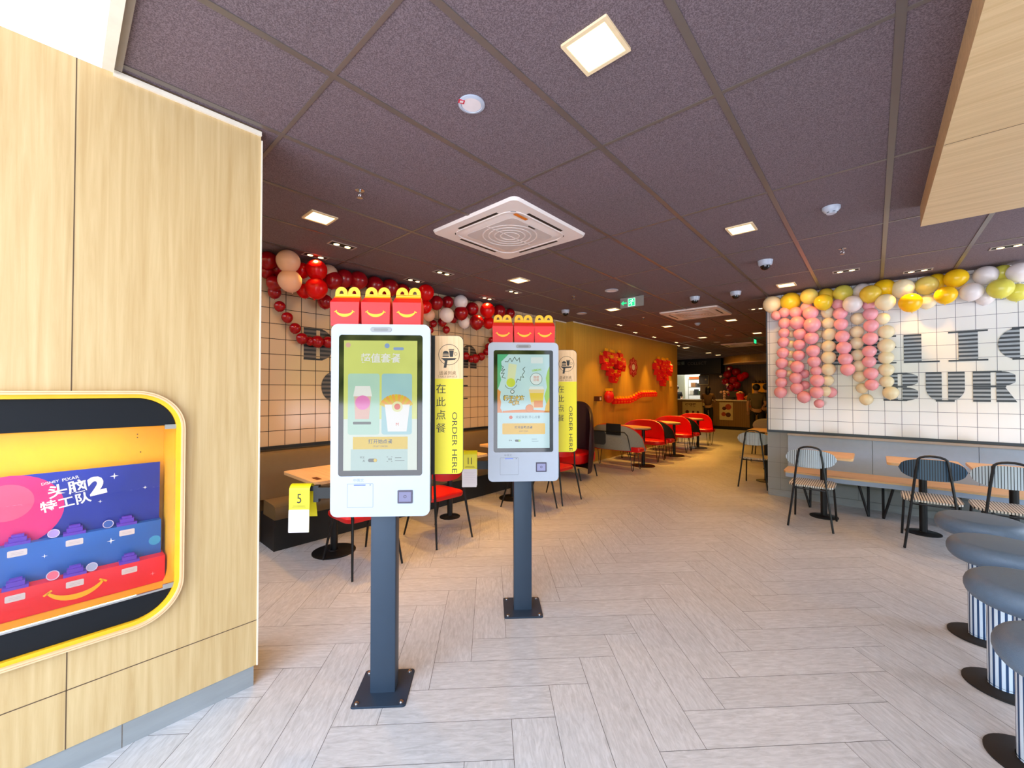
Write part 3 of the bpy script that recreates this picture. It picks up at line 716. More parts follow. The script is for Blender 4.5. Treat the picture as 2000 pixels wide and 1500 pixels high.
# red meal boxes standing in a row on each kiosk
def meal_box():
    t = thing('meal_box', 'x', 'meal box')
    w, d, h = .0705, .048, .118
    mb = MB()
    lo = [(-w + .003, -d + .002, 0), (w - .003, -d + .002, 0), (w - .003, d - .002, 0), (-w + .003, d - .002, 0)]
    hi = [(-w, -d, h), (w, -d, h), (w, d, h), (-w, d, h)]
    rf = [(-w + .006, -.003, h + .036), (w - .006, -.003, h + .036), (w - .006, .003, h + .036), (-w + .006, .003, h + .036)]
    mb.loft([lo, hi, rf])
    mb.build('carton', red_card, t, ang=20)
    mb = MB(); F = FK(-.0035)
    mb.box(-w + .008, w - .008, -.0025, .0025, h + .036, h + .046, 0)
    # front flap edge in yellow on the slope
    G = FR((0, -.004, h + .0365), (1, 0, 0), (0, .045, .036)); mb.flat([(-w + .007, -.014), (w - .007, -.014), (w - .008, .001), (-w + .008, .001)], .0006, 0, G)
    for s in (-1, 1):
        c = s * .0315; o = []; i_ = []
        for k in range(13):
            a = pi * k / 12; o.append((c + .031 * cos(a), h + .044 + .042 * sin(a) ** .8))
        arch = [(c + .031, h + .044)] + o[1:-1] + [(c - .031, h + .044)]
        hole = []
        for k in range(13):
            a = pi * k / 12; hole.append((c + .0105 * cos(a), h + .050 + .017 * sin(a)))
        hole = [(c + .0105, h + .050)] + hole[1:-1] + [(c - .0105, h + .050)]
        mb.ring(arch, hole, -.0025, .0025, 0, FK(0))
    mb.build('handle', yel_card, t, ang=40)
    mb = MB(); smile(mb, 0, .090, .088, 0, FK(-d - .0005), .0006, 1.7)
    mb.build('smile_mark', yel_card, t)
    return t
MEAL = meal_box()
pos = {'nearest': ((-1.85, 1.107), (-.192, -.042, .112)), 'farther': ((-1.82, 2.143), (-.137, .008, .152))}
first = True
for k, (kl, us) in pos.items():
    for i, u in enumerate(us):
        c = Vector((kl[0], kl[1], 1.82)) + Vector((1, 1, 0)) * sqrt(.5) * u
        lab = 'red smiling carton box on the %s kiosk, %s of three' % (k, ('leftmost', 'middle', 'rightmost')[i])
        if first:
            MEAL.location = c; MEAL.rotation_euler = (0, 0, radians(45)); MEAL['label'] = lab; MEAL['group'] = 'meal boxes on the kiosks'; first = False
        else: dup(MEAL, c, radians(45) + random.uniform(-.03, .03), lab, 'meal boxes on the kiosks')

# ================================================================= DISPLAY CASE IN THE OAK WALL
PX = FR((WX, 0, 0), (0, 1, 0), (0, 0, 1))
t = thing('display_case', 'rounded wooden display case with yellow inside set in the oak wall', 'display case', (0, 0, 0))
mb = MB(); o_ = rrect(CY0, CY1, CZ0, CZ1, CR, 12)
def inset(d): return rrect(CY0 + d, CY1 - d, CZ0 + d, CZ1 - d, CR - d, 12)
mb.ring(o_, inset(.005), -.02, .027, 0, PX); mb.ring(inset(.005), inset(.008), -.02, .0265, 1, PX); mb.ring(inset(.008), inset(.014), -.02, .027, 0, PX)
mb.build('frame', [ply_edge, ply_stripe], t)
mb = MB(); mb.ring(inset(.014), inset(.03), -.33, .012, 0, PX); mb.box(WX - .335, WX - .33, CY0, CY1, CZ0, CZ1)
for (y, z) in ((.257, 1.284), (.257, 1.268), (.269, 1.196)): mb.flat(circ(y, z, .0028, 8), -.3295, 1, PX)
mb.box(WX - .33, WX - .02, CY0 + .03, CY1 - .03, .575, .59, 0)
mb.box(WX - .33, WX - .02, CY0 + .03, CY1 - .03, 1.345, 1.36, 0)
mb.build('yellow_interior', [yellow_in, ink], t)
def clip_poly(pts, zmin=None, zmax=None):
    out = []
    for (a, b), (c, d) in zip(pts, pts[1:] + pts[:1]):
        def inside(v): return (v >= zmin) if zmin is not None else (v <= zmax)
        lim = zmin if zmin is not None else zmax
        if inside(b): out.append((a, b))
        if inside(b) != inside(d):
            k = (lim - b) / (d - b); out.append((a + (c - a) * k, lim))
    return out
mb = MB(); mb.prism(clip_poly(inset(.032), zmin=1.342), -.014, -.004, 0, PX); mb.build('upper_panel', cab_black, t)
mb = MB(); mb.prism(clip_poly(inset(.032), zmax=.61), -.014, -.004, 0, PX); mb.build('lower_panel', cab_black, t)
mb = MB(); mb.prism([(CY0 + .04, .622), (.352, .622), (.352, 1.338), (CY0 + .04, 1.338)], -.006, -.001, 0, PX)
gl = mb.build('glass_door', case_glass, t)
mb = MB(); mb.box(WX - .008, WX + .002, CY0 + .04, .352, .614, .622); mb.build('bottom_rail', steel, gl)
for z0 in (1.326, .616):
    mb = MB(); mb.prism(rrect(.315, .354, z0, z0 + .020, .002, 2), -.008, .004, 0, PX); mb.build('hinge', steel, gl)
area_lamp('case_light', (WX - .15, -.1, 1.335), 2.2, .1, (0, 0, 0), (1, .93, .8), sy=.6, parent=t)
area_lamp('case_light', (WX - .03, -.02, .628), 1.5, .02, (radians(180), radians(38), 0), (1, .97, .92), sy=.5, parent=t)

# promotional stand inside the case: printed backboard and two printed steps
bl = mat('board_blue', '10289a', .35, var=.3, vs=3); bl2 = mat('step_blue', '2160b8', .35, var=.2, vs=4)
rd = mat('step_red', 'e8182c', .35, var=.06, vs=4); pk = mat('board_pink', 'e41a78', .35, var=.15, vs=5); pk2 = mat('board_pink_light', 'e8507c', .35, var=.1, vs=8)
t = thing('toy_display_stand', 'blue and red stepped promotional stand behind the glass of the wall case', 'display stand')
PB = FR((-2.655, 0, 0), (0, 1, 0), (.02, 0, 1))
mb = MB(); mb.prism([(-.6, .83), (.335, .83), (.335, 1.147), (-.6, 1.147)], -.005, 0, 0, PB)
mb.flat(circ(-.13, 1.0, .15, 36), .0006, 1, PB); mb.flat(clip_poly(circ(-.14, 1.04, .075, 28), zmax=1.2), .0012, 2, PB)
bb = mb.build('backboard', [bl, pk, pk2], t)
mb = MB(); R_ = RZ(radians(9))
mb.text('头脑', PB @ T(.028, 1.07, 0) @ R_, width=.115, m=0, bold=.02, z=.002); mb.text('特工队', PB @ T(.025, 1.012, 0) @ R_, width=.15, m=0, bold=.02, z=.002)
mb.text('2', PB @ T(.118, 1.068, 0) @ R_, width=.055, height=.085, m=0, bold=.05, z=.002)
mb.text('DISNEY', PB @ T(-.022, 1.105, 0) @ R_, width=.05, m=0, z=.002); mb.text('PIXAR', PB @ T(.037, 1.113, 0) @ R_, width=.05, m=0, z=.002)
def star4(mb, y, z, r, M, m=0, h=.002):
    mb.flat([(y + (r if k % 2 == 0 else r * .22) * cos(pi * k / 4 + pi / 2), z + (r if k % 2 == 0 else r * .22) * sin(pi * k / 4 + pi / 2)) for k in range(8)], h, m, M)
for y, z, r in ((.174, 1.102, .015), (.281, 1.03, .009), (.129, .993, .008)): star4(mb, y, z, r, PB)
mb.build('lettering', ink_w, bb)
P1 = FR((-2.60, 0, 0), (0, 1, 0), (0, 0, 1)); P2_ = FR((-2.54, 0, 0), (0, 1, 0), (0, 0, 1))
mb = MB(); mb.box(-2.655, -2.60, -.6, .338, .705, .87, 0)
for y, z, r in ((.164, .813, .014), (-.034, .804, .009)): star4(mb, y, z, r, P1, 1, .0015)
mb.flat(circ(.315, .775, .022, 20), .001, 2, P1)
mb.build('upper_step', [bl2, ink_w, mat('print_bubble', '3a9ad0', .4)], t)
mb = MB(); mb.box(-2.655, -2.54, -.6, .346, .5915, .71, 0); star4(mb, .302, .637, .010, P2_, 1, .0015)
mb.build('lower_step', [rd, mat('star_pink', 'ff9aa8', .5)], t)
mb = MB(); smile(mb, .057, .70, .165, 0, P2_, .0018, 1.4); mb.build('smile_mark', yel_card, t)
PURP = mat('purple_plastic', '5a2ab4', .3)
def plinth():
    t = thing('toy_plinth', 'x', 'toy stand'); mb = MB()
    mb.box(-.02, .02, -.034, .034, 0, .012); mb.box(-.015, .015, -.024, .024, .012, .03); mb.box(-.010, .010, -.017, .017, .03, .04)
    mb.build('plinth', PURP, t, ang=20)
    mb = MB(); mb.prism(rrect(-.026, .026, -.045, -.019, .004, 3), .0205, .0215, 0, FR((0, 0, 0), (0, 1, 0), (0, 0, 1)))
    for k in range(2): mb.flat([(-.016, -.036 + k * .006), (.016, -.036 + k * .006), (.016, -.0345 + k * .006), (-.016, -.0345 + k * .006)], .022, 1, FR((0, 0, 0), (0, 1, 0), (0, 0, 1)))
    mb.build('name_label', [card_white, card_line], t)
    return t
PL = plinth(); k = 0
for row, x, zz, ys in (('upper', -2.62, .87, (-.107, .051, .217)), ('lower', -2.56, .71, (-.108, .053, .222))):
    for i, y in enumerate(ys):
        lab = 'small purple toy plinth with white name label, %s on the %s step' % (('left', 'middle', 'right')[i], row)
        if k == 0: PL.location = (x, y, zz); PL['label'] = lab; PL['group'] = 'toy plinths in the wall case'
        else: dup(PL, (x, y, zz), None, lab, 'toy plinths in the wall case')
        k += 1
for (x, y, z, cname, c, r, lab) in ((-2.615, -.01, .888, 'lilac', 'a58bd0', .018, 'lilac round token left of the middle plinth on the upper step'), (-2.615, .155, .888, 'blue', '2d55a8', .018, 'dark blue round token between middle and right plinth, upper step'),
        (-2.555, -.01, .729, 'pink', 'e0607c', .019, 'pink round token left of the middle plinth on the lower step'), (-2.555, .103, .728, 'grey', '9aa0c0', .018, 'grey round token right of the middle plinth on the lower step')):
    mb = MB(); M = FR((x, y, z), (0, 1, 0), (-.25, 0, 1)); mb.prism(circ(0, 0, r, 24), -.002, .002, 0, M); mb.ring(circ(0, 0, r, 24), circ(0, 0, r * .86, 24), .002, .003, 1, M)
    tag(mb.build('toy_token', [mat('token_' + cname, c, .35), mat('token_rim_' + cname, 'c9c0dc', .35)]), lab, 'toy token')

# ================================================================= WALL LETTERS
def striped_letter(ch, Mx, label, ma, mb_):
    Ht = .34; mb = MB()
    sq = lambda v: sqrt(max(0, 1 - v * v))
    def lobes(t, n=2, a=.17, w=.135):
        if n == 2: c = .245 if t < .5 else .755; return a + w * min(1, 1.12 * sq((t - c) / .25))
        return a + w * min(1, 1.1 * sq((t - .5) / .5))
    def iv(t):
        if ch == 'L': return [(0, .152)]
        if ch == 'I': return [(.078, .226)]
        if ch == 'C': return [(.152 - .152 * sq((t - .5) / .5), .152)]
        if ch == 'G': return [(.152 - .152 * sq((t - .5) / .5), .152)] + ([(.19, .29)] if t > .52 else [])
        if ch == 'O': return [(.14 - .14 * sq((t - .5) / .5), .135), (.175, .17 + .14 * sq((t - .5) / .5))]
        if ch == 'D': return [(0, .13), (.17, lobes(t, 1))]
        if ch in 'EF': return [(0, .152)]
        if ch == 'B': return [(0, .13), (.17, lobes(t))]
        if ch == 'P': return [(0, .13)] + ([(.17, .17 + .135 * min(1, 1.12 * sq((t - .26) / .28)))] if t < .52 else [])
        if ch == 'R': return [(0, .13)] + ([(.17, .17 + .135 * min(1, 1.12 * sq((t - .25) / .25)))] if t < .48 else [(.17, .225 + .09 * (t - .48) / .52)])
        if ch == 'U':
            k = 0 if t < .55 else .155 * (1 - sq((t - .55) / .47)); return [(k, .13), (.18, .31 - k)]
        if ch == 'M':
            k = 0 if t > .4 else .15 * (1 - sq((.4 - t) / .42)); return [(k, .135), (.17, .305 - k)]
        if ch == 'S': return [(.02, .14)] if t < .5 else [(.16, .28)]
    thin = {'L': [(0, .3, .98)], 'I': [(0, .3, .02), (0, .3, .98)], 'C': [(.1, .28, .015), (.1, .28, .985)], 'G': [(.1, .28, .015), (.1, .29, .985)], 'O': [(.1, .2, .015), (.1, .2, .985)],
            'D': [(0, .2, .02), (0, .2, .98)], 'E': [(0, .305, .02), (.1, .305, .42), (0, .305, .98)], 'F': [(0, .305, .02), (.1, .28, .45)], 'B': [(0, .21, .02), (0, .21, .5), (0, .21, .98)],
            'P': [(0, .21, .02), (0, .21, .5)], 'R': [(0, .21, .02), (0, .24, .5)], 'U': [(.08, .23, .985)], 'M': [(.1, .2, .02)], 'S': [(.05, .28, .02), (.02, .28, .5), (.02, .25, .98)]}[ch]
    N = 15; pitch = 1.0 / (N)
    for s in range(N):
        for q in range(3):
            t0 = s * pitch + q * pitch / 3; t1 = t0 + pitch / 3
            a, b = iv(min(t0, .999)), iv(min(t1 - 1e-4, .999))
            if len(a) != len(b): continue
            for (x0, x1), (x2, x3) in zip(a, b):
                if x1 - x0 < .002 and x3 - x2 < .002: continue
                mb.flat([(x0, Ht * (1 - t1)), (x1, Ht * (1 - t1)), (x1, Ht * (1 - t0)), (x0, Ht * (1 - t0))] if False else [(x2, Ht * (1 - t1)), (x3, Ht * (1 - t1)), (x1, Ht * (1 - t0)), (x0, Ht * (1 - t0))], .003, 0 if s % 2 == 0 else 1, Mx)
    for x0, x1, t in thin:
        mb.prism([(x0, Ht * (1 - t) - .009), (x1, Ht * (1 - t) - .009), (x1, Ht * (1 - t) + .009), (x0, Ht * (1 - t) + .009)], .0, .0036, 0, Mx)
    tag(mb.build('wall_letter', [ma, mb_]), label, 'wall letter')
for word, x0, z0 in (('DELICIOUS', -.463, 1.83), ('BURGER', .09, 1.37)):
    for i, ch in enumerate(word):
        n = word[:i + 1].count(ch); rep = word.count(ch) > 1
        lab = 'striped navy letter %s, %s letter of the %s word on the right tile wall' % (ch, ORD[i], 'upper' if word[0] == 'D' else 'lower')
        striped_letter(ch, FR((x0 + .37 * i, RY_ - .001, z0), (1, 0, 0), (0, 0, 1)), lab, navy_letter, grey_letter)
for word, y0, z0 in (('D     A', 1.734, 1.83), ('COFFEE', 1.922, 1.37)):
    for i, ch in enumerate(word):
        if ch == ' ': continue
        lab = 'striped black letter %s, %s letter place in the %s row on the left tile wall' % (ch, ORD[i], 'upper' if word[0] == 'D' else 'lower')
        striped_letter('M' if ch == 'A' else ch, FR((-4.539, y0 + .37 * i, z0), (0, 1, 0), (0, 0, 1)), lab, black_letter, brown_letter)

# ================================================================= BALLOONS
def balloon_mesh(name, m):
    prof = []
    n = 16
    for i in range(n + 1):
        a = pi * i / n; z = -cos(a); r = sin(a)
        if z < 0: z *= 1.10; r *= 1 - .06 * (-z)
        prof.append((r, z))
    prof[0] = (0.0, -1.10)
    mb = MB(); mb.lathe(prof, 24); mb.lathe([(.0, -1.06), (.045, -1.10), (.03, -1.13), (.07, -1.19), (.06, -1.2), (.0, -1.17)], 8)
    return mb.mesh(name, m, 60)
BM = {k: balloon_mesh('balloon', v) for k, v in pearl.items()}
def balloon(c, x, y, z, r, label, group, tilt=.25):
    o = bpy.data.objects.new('balloon', BM[c]); COL.objects.link(o)
    z = min(z, H - r * .98 - .004)
    o.location = (x, y, z); o.scale = (r * .985, r * .985, r * .97)
    o.rotation_euler = (random.uniform(-tilt, tilt), random.uniform(-tilt, tilt), random.uniform(0, 6))
    tag(o, label, 'balloon', group)
CN = {'yellow': 'bright yellow', 'pale': 'pale yellow', 'ochre': 'ochre yellow', 'lime': 'lime yellow', 'amber': 'amber yellow', 'white': 'pearl white', 'cream': 'cream', 'pink': 'pink', 'peach': 'peach', 'dark': 'dark red', 'red': 'bright red'}
GARR= [['cream', -1.061, 6.716, 2.719, 0.116], ['yellow', -0.843, 6.708, 2.743, 0.124], ['pale', -0.627, 6.61, 2.756, 0.102], ['ochre', -0.459, 6.737, 2.765, 0.095], ['yellow', -0.475, 6.579, 2.64, 0.103], ['lime', -0.283, 6.677, 2.766, 0.105], ['white', -0.095, 6.729, 2.778, 0.103], ['white', -0.185, 6.55, 2.574, 0.102], ['ochre', -0.018, 6.527, 2.665, 0.105], ['amber', 0.107, 6.67, 2.758, 0.112], ['cream', 0.112, 6.515, 2.545, 0.097], ['cream', 0.268, 6.643, 2.706, 0.109], ['pale', 0.469, 6.678, 2.716, 0.104], ['amber', 0.554, 6.743, 2.778, 0.089], ['amber', 0.325, 6.526, 2.51, 0.106], ['cream', 0.475, 6.728, 2.533, 0.084], ['amber', 0.696, 6.63, 2.765, 0.102], ['amber', 0.61, 6.575, 2.562, 0.097], ['white', 0.805, 6.614, 2.574, 0.098], ['white', 0.918, 6.682, 2.77, 0.1], ['lime', 1.047, 6.749, 2.771, 0.083], ['lime', 1.004, 6.58, 2.57, 0.102], ['white', 1.145, 6.631, 2.726, 0.101], ['lime', 1.136, 6.72, 2.534, 0.092], ['white', 0.921, 6.753, 2.514, 0.079]]
STR=[
['pink', [[-1.009, 6.687, 2.548, 0.065], [-0.911, 6.681, 2.578, 0.071], [-0.912, 6.678, 2.428, 0.074], [-0.92, 6.684, 2.295, 0.068], [-0.927, 6.681, 2.167, 0.071], [-0.934, 6.678, 2.018, 0.074], [-0.947, 6.678, 1.877, 0.074], [-0.955, 6.684, 1.735, 0.068], [-0.955, 6.681, 1.607, 0.071], [-0.965, 6.674, 1.472, 0.078]]] ,
['cream', [[-0.843, 6.771, 2.282, 0.051], [-0.85, 6.771, 2.141, 0.051], [-0.86, 6.771, 1.999, 0.051], [-0.861, 6.774, 1.863, 0.048], [-0.884, 6.776, 1.729, 0.046]]] ,
['pink', [[-0.782, 6.675, 2.561, 0.077], [-0.765, 6.662, 2.417, 0.09], [-0.739, 6.676, 2.263, 0.076], [-0.747, 6.68, 2.118, 0.072], [-0.754, 6.68, 1.972, 0.072], [-0.771, 6.671, 1.82, 0.081], [-0.788, 6.675, 1.667, 0.077], [-0.778, 6.675, 1.528, 0.077], [-0.701, 6.673, 1.41, 0.079]]] ,
['pink', [[-0.702, 6.763, 1.723, 0.059], [-0.698, 6.763, 1.57, 0.059]]] ,
['pink', [[-0.661, 6.663, 2.612, 0.069], [-0.616, 6.642, 2.528, 0.09], [-0.6, 6.634, 2.368, 0.098], [-0.609, 6.65, 2.194, 0.082], [-0.594, 6.653, 2.023, 0.079], [-0.585, 6.657, 1.88, 0.075], [-0.565, 6.667, 1.757, 0.065], [-0.554, 6.651, 1.628, 0.081], [-0.561, 6.654, 1.473, 0.078], [-0.539, 6.675, 1.324, 0.057]]] ,
['cream', [[-0.536, 6.77, 2.254, 0.052], [-0.538, 6.77, 2.089, 0.052]]] ,
['cream', [[-0.443, 6.707, 2.521, 0.075], [-0.434, 6.708, 2.379, 0.074], [-0.429, 6.702, 2.23, 0.08], [-0.436, 6.704, 2.077, 0.078], [-0.437, 6.699, 1.929, 0.083], [-0.439, 6.702, 1.775, 0.08], [-0.446, 6.715, 1.628, 0.067], [-0.474, 6.715, 1.487, 0.067]]] ,
['pink', [[-0.419, 6.755, 1.473, 0.067]]] ,
['pink', [[-0.33, 6.663, 2.606, 0.069], [-0.31, 6.653, 2.484, 0.079], [-0.304, 6.657, 2.345, 0.075], [-0.292, 6.654, 2.186, 0.078], [-0.279, 6.651, 2.041, 0.081], [-0.265, 6.654, 1.897, 0.078], [-0.243, 6.654, 1.766, 0.078]]] ,
['cream', [[-0.143, 6.727, 2.408, 0.075], [-0.154, 6.728, 2.24, 0.074], [-0.156, 6.728, 2.097, 0.074], [-0.147, 6.731, 1.947, 0.071], [-0.134, 6.731, 1.81, 0.071], [-0.13, 6.731, 1.674, 0.071], [-0.108, 6.738, 1.526, 0.064], [-0.07, 6.732, 1.385, 0.07]]] ,
['pink', [[-0.034, 6.666, 2.552, 0.066], [-0.021, 6.656, 2.441, 0.076], [-0.017, 6.656, 2.295, 0.076], [-0.026, 6.654, 2.137, 0.078], [-0.035, 6.66, 1.98, 0.072], [-0.038, 6.662, 1.854, 0.07], [-0.023, 6.659, 1.708, 0.073], [-0.018, 6.663, 1.569, 0.069]]] ,
['cream', [[0.091, 6.701, 2.377, 0.071], [0.121, 6.691, 2.21, 0.081], [0.119, 6.687, 2.041, 0.085], [0.115, 6.695, 1.898, 0.077], [0.117, 6.695, 1.749, 0.077], [0.118, 6.701, 1.606, 0.071], [0.154, 6.693, 1.469, 0.079]]] ,
]
GARL= [['peach', -4.182, 1.451, 2.745, 0.108], ['peach', -4.211, 1.476, 2.562, 0.109], ['dark', -4.375, 1.338, 2.779, 0.085], ['dark', -4.469, 1.354, 2.676, 0.071], ['dark', -4.414, 1.407, 2.56, 0.076], ['dark', -4.463, 1.444, 2.721, 0.077], ['dark', -4.478, 1.428, 2.482, 0.062], ['red', -4.361, 1.645, 2.73, 0.079], ['red', -4.235, 1.737, 2.73, 0.105], ['red', -4.211, 1.728, 2.535, 0.109], ['peach', -4.347, 1.91, 2.808, 0.093], ['peach', -4.48, 1.722, 2.699, 0.06], ['dark', -4.321, 1.944, 2.683, 0.099], ['dark', -4.412, 1.903, 2.458, 0.078], ['red', -4.415, 1.687, 2.535, 0.075], ['dark', -4.387, 2.099, 2.812, 0.103], ['dark', -4.336, 2.241, 2.758, 0.104], ['dark', -4.387, 2.471, 2.82, 0.103], ['dark', -4.355, 2.655, 2.803, 0.105], ['dark', -4.436, 2.872, 2.886, 0.104], ['dark', -4.452, 2.24, 2.601, 0.088], ['dark', -4.428, 2.548, 2.652, 0.092], ['dark', -4.423, 2.901, 2.681, 0.097], ['red', -4.236, 3.095, 2.751, 0.104], ['red', -4.304, 3.137, 2.578, 0.086], ['peach', -4.408, 3.271, 2.503, 0.082], ['dark', -4.364, 3.355, 2.675, 0.096], ['dark', -4.454, 3.621, 2.738, 0.086], ['white', -4.339, 3.767, 2.781, 0.101], ['white', -4.29, 3.475, 2.517, 0.1], ['dark', -4.339, 3.776, 2.594, 0.101], ['dark', -4.392, 4.031, 2.697, 0.098], ['peach', -4.432, 4.182, 2.826, 0.108], ['white', -4.447, 3.93, 2.494, 0.093], ['dark', -4.312, 4.048, 2.494, 0.108], ['red', -4.276, 4.233, 2.689, 0.114], ['red', -4.366, 4.345, 2.53, 0.094], ['dark', -4.385, 4.602, 2.831, 0.105], ['dark', -4.456, 4.933, 2.799, 0.084], ['dark', -4.476, 3.549, 2.45, 0.064], ['dark', -4.474, 3.74, 2.525, 0.066]]
CH1= [[-4.469, 1.42, 2.479, 0.051], [-4.466, 1.474, 2.348, 0.054], [-4.465, 1.544, 2.244, 0.055], [-4.464, 1.621, 2.142, 0.056], [-4.461, 1.688, 2.042, 0.059], [-4.471, 1.77, 2.023, 0.049], [-4.454, 1.842, 2.023, 0.066], [-4.458, 1.954, 2.028, 0.062], [-4.457, 2.038, 2.058, 0.063]]
CH2= [[-4.468, 3.384, 2.407, 0.052], [-4.471, 3.336, 2.311, 0.049], [-4.472, 3.303, 2.204, 0.048]]
CH3= [[-4.466, 3.609, 2.348, 0.054]]
CH4= [[-4.468, 3.861, 2.079, 0.052], [-4.464, 3.976, 2.004, 0.056], [-4.467, 4.08, 1.965, 0.053], [-4.451, 4.149, 1.976, 0.069], [-4.458, 4.282, 2.015, 0.062], [-4.465, 4.399, 2.094, 0.055], [-4.464, 4.443, 2.177, 0.056], [-4.468, 4.514, 2.288, 0.052], [-4.471, 4.598, 2.41, 0.049]]

for lst, where, grp in ((GARR, 'yellow garland', 'balloons of the yellow garland'), (GARL, 'red garland', 'balloons of the red garland')):
    key = (lambda b: b[1]) if lst is GARR else (lambda b: b[2])
    lst = sorted(lst, key=key); cnt = {}
    for b in lst:
        i = cnt.get(b[0], 0); cnt[b[0]] = i + 1
        balloon(b[0], *b[1:], '%s balloon, %s of its colour from the left in the %s' % (CN[b[0]], ORD[i], where), grp)
names = ['leftmost', 'second', 'third', 'fourth', 'fifth', 'sixth', 'seventh', 'eighth', 'ninth', 'tenth', 'eleventh', 'rightmost']
for si, (c, bs) in enumerate(STR):
    for i, b in enumerate(bs):
        balloon(c, *b, 'small %s balloon, %s from the top in the %s hanging strand, right tile wall' % (c, ORD[i], names[si]), 'balloons of the hanging pink and cream strands', .12)
for ch, nm in ((CH1, 'the long chain left of the nearest kiosk'), (CH2, 'the short chain right of the nearest kiosk'), (CH3, 'the single drop above the kiosk sign'), (CH4, 'the looping chain left of the farther kiosk')):
    for i, b in enumerate(ch):
        balloon('dark', *b, 'small dark red balloon, %s along %s' % (ORD[i], nm) if len(ch) > 1 else 'small dark red balloon hanging alone above the nearest kiosk sign', 'small balloons of the red chains', .3)

# ================================================================= CEILING FIXTURES
def led_panel(loc, label, watt=13, s=.1):
    t = thing('ceiling_light', label, 'ceiling light', (loc[0], loc[1], H), 0, 'square ceiling lights')
    mb = MB(); mb.ring(rrect(-s, s, -s, s, .004, 2), rrect(-s * .84, s * .84, -s * .84, s * .84, .003, 2), -.010, .0); mb.build('frame', led_frame, t)
    mb = MB(); mb.prism(rrect(-s * .84, s * .84, -s * .84, s * .84, .003, 2), -.007, -.001); mb.build('diffuser', led_on, t)
    area_lamp('panel_light', (0, 0, -.014), watt, s * 1.6, parent=t)
    return t
LP = [(-.8, 1.39, 'large looking square ceiling light nearest the camera, above the near kiosk'), (-3.21, 1.34, 'square ceiling light left of the big air conditioner, near the oak wall'),
      (-.81, 3.78, 'square ceiling light in the middle, above and left of the smoke detector'), (-.82, 6.19, 'square ceiling light close to the left end of the yellow garland'),
      (-3.23, 3.74, 'square ceiling light just beyond the big air conditioner'), (-3.23, 6.14, 'square ceiling light just below the green exit sign'),
      (-3.23, 8.54, 'square ceiling light left of the second air conditioner'), (-2.03, 8.6, 'square ceiling light just beyond the second air conditioner on its right'),
      (-3.25, 10.95, 'square ceiling light between the gold wall and the far air conditioner'), (-2.03, 10.94, 'square ceiling light right of the far small exit sign'),
      (-4.43, 13.25, 'square ceiling light just beyond the end of the gold wall'), (-4.43, 15.6, 'first of two far square ceiling lights before the black soffit'),
      (-4.43, 16.8, 'second of two far square ceiling lights before the black soffit'), (-3.26, 17.7, 'farthest square ceiling light, in front of the round soffit')]
for i, (x, y, lb) in enumerate(LP): led_panel((x, y), lb, 14 if i not in (0, 2, 3) else 8)
def twin_spot(x, y, along, label, watt, ang=62, tilt=None, rot=(0, 0, 0)):
    t = thing('twin_downlight', label, 'downlight', (x, y, H), radians(90) if along == 'y' else 0, 'twin recessed downlights')
    mb = MB(); mb.ring(rrect(-.12, .12, -.055, .055, .003, 2), rrect(-.108, .108, -.043, .043, .002, 2), -.005, .0); mb.flat(rrect(-.108, .108, -.043, .043, .002, 2), -.0012, 1)
    mb.build('frame', [mat('downlight_frame', 'a99c94', .4) if 'downlight_frame' not in bpy.data.materials else bpy.data.materials['downlight_frame'], lamp_inner], t)
    for s in (-1, 1):
        mb = MB(); mb.lathe([(.034, -.006), (.034, -.002)], 16, 0, T(s * .052, 0, 0)); mb.lathe([(.0, -.007), (.026, -.0075), (.026, -.003)], 16, 1, T(s * .052, 0, 0)); mb.build('lamp', [lamp_inner, spot_on], t)
    if watt: spot_lamp('downlight_beam', (0, 0, -.02), watt * 1.5, ang, rot, parent=t)
    return t
R0 = radians
TW = [(-3.68, 1.74, 'y', 'twin downlight left of the big air conditioner, beyond the left square light', 60, 75, (0, 0, 0)), (-3.68, 2.93, 'y', 'twin downlight between the red garland and the big air conditioner', 60, 75, (0, 0, 0)),
      (-4.17, 1.70, 'y', 'twin downlight glowing over the first red balloons', 45, 80, (0, 0, 0)), (-4.2, 2.89, 'y', 'twin downlight over the red garland, above the nearest kiosk boxes', 45, 80, (0, 0, 0)),
      (-4.22, 4.17, 'y', 'twin downlight over the right end of the red garland', 45, 80, (0, 0, 0)), (-3.67, 4.14, 'y', 'twin downlight right after the square light beyond the big air conditioner', 60, 75, (0, 0, 0)),
      (-.22, 5.91, 'x', 'unlit looking twin downlight above the pink balloon strands', 16, 75, (0, 0, 0)), (.385, 6.45, 'x', 'bright twin downlight right above the yellow garland', 30, 90, (0, 0, 0)),
      (.96, 5.92, 'x', 'twin downlight at the far right under the oak soffit', 16, 75, (0, 0, 0)), (-1.43, 7.69, 'x', 'twin downlight left of the right tile wall edge', 45, 75, (0, 0, 0)),
      (-3.9, 7.7, 'y', 'twin downlight over the first round table by the gold wall', 60, 70, (0, R0(14), 0)), (-4.14, 8.95, 'y', 'twin downlight over the left heart on the gold wall', 190, 56, (R0(-8), 0, 0)),
      (-4.14, 10.05, 'y', 'twin downlight over the round emblem on the gold wall', 190, 56, (R0(-8), 0, 0)), (-4.14, 11.6, 'y', 'twin downlight over the right heart on the gold wall', 180, 56, (R0(-8), 0, 0)),
      (-4.4, 12.5, 'y', 'twin downlight at the far end of the gold wall', 35, 70, (0, 0, 0))]
for a in TW: twin_spot(a[0], a[1], a[2], a[3], a[4], a[5], None, a[6])
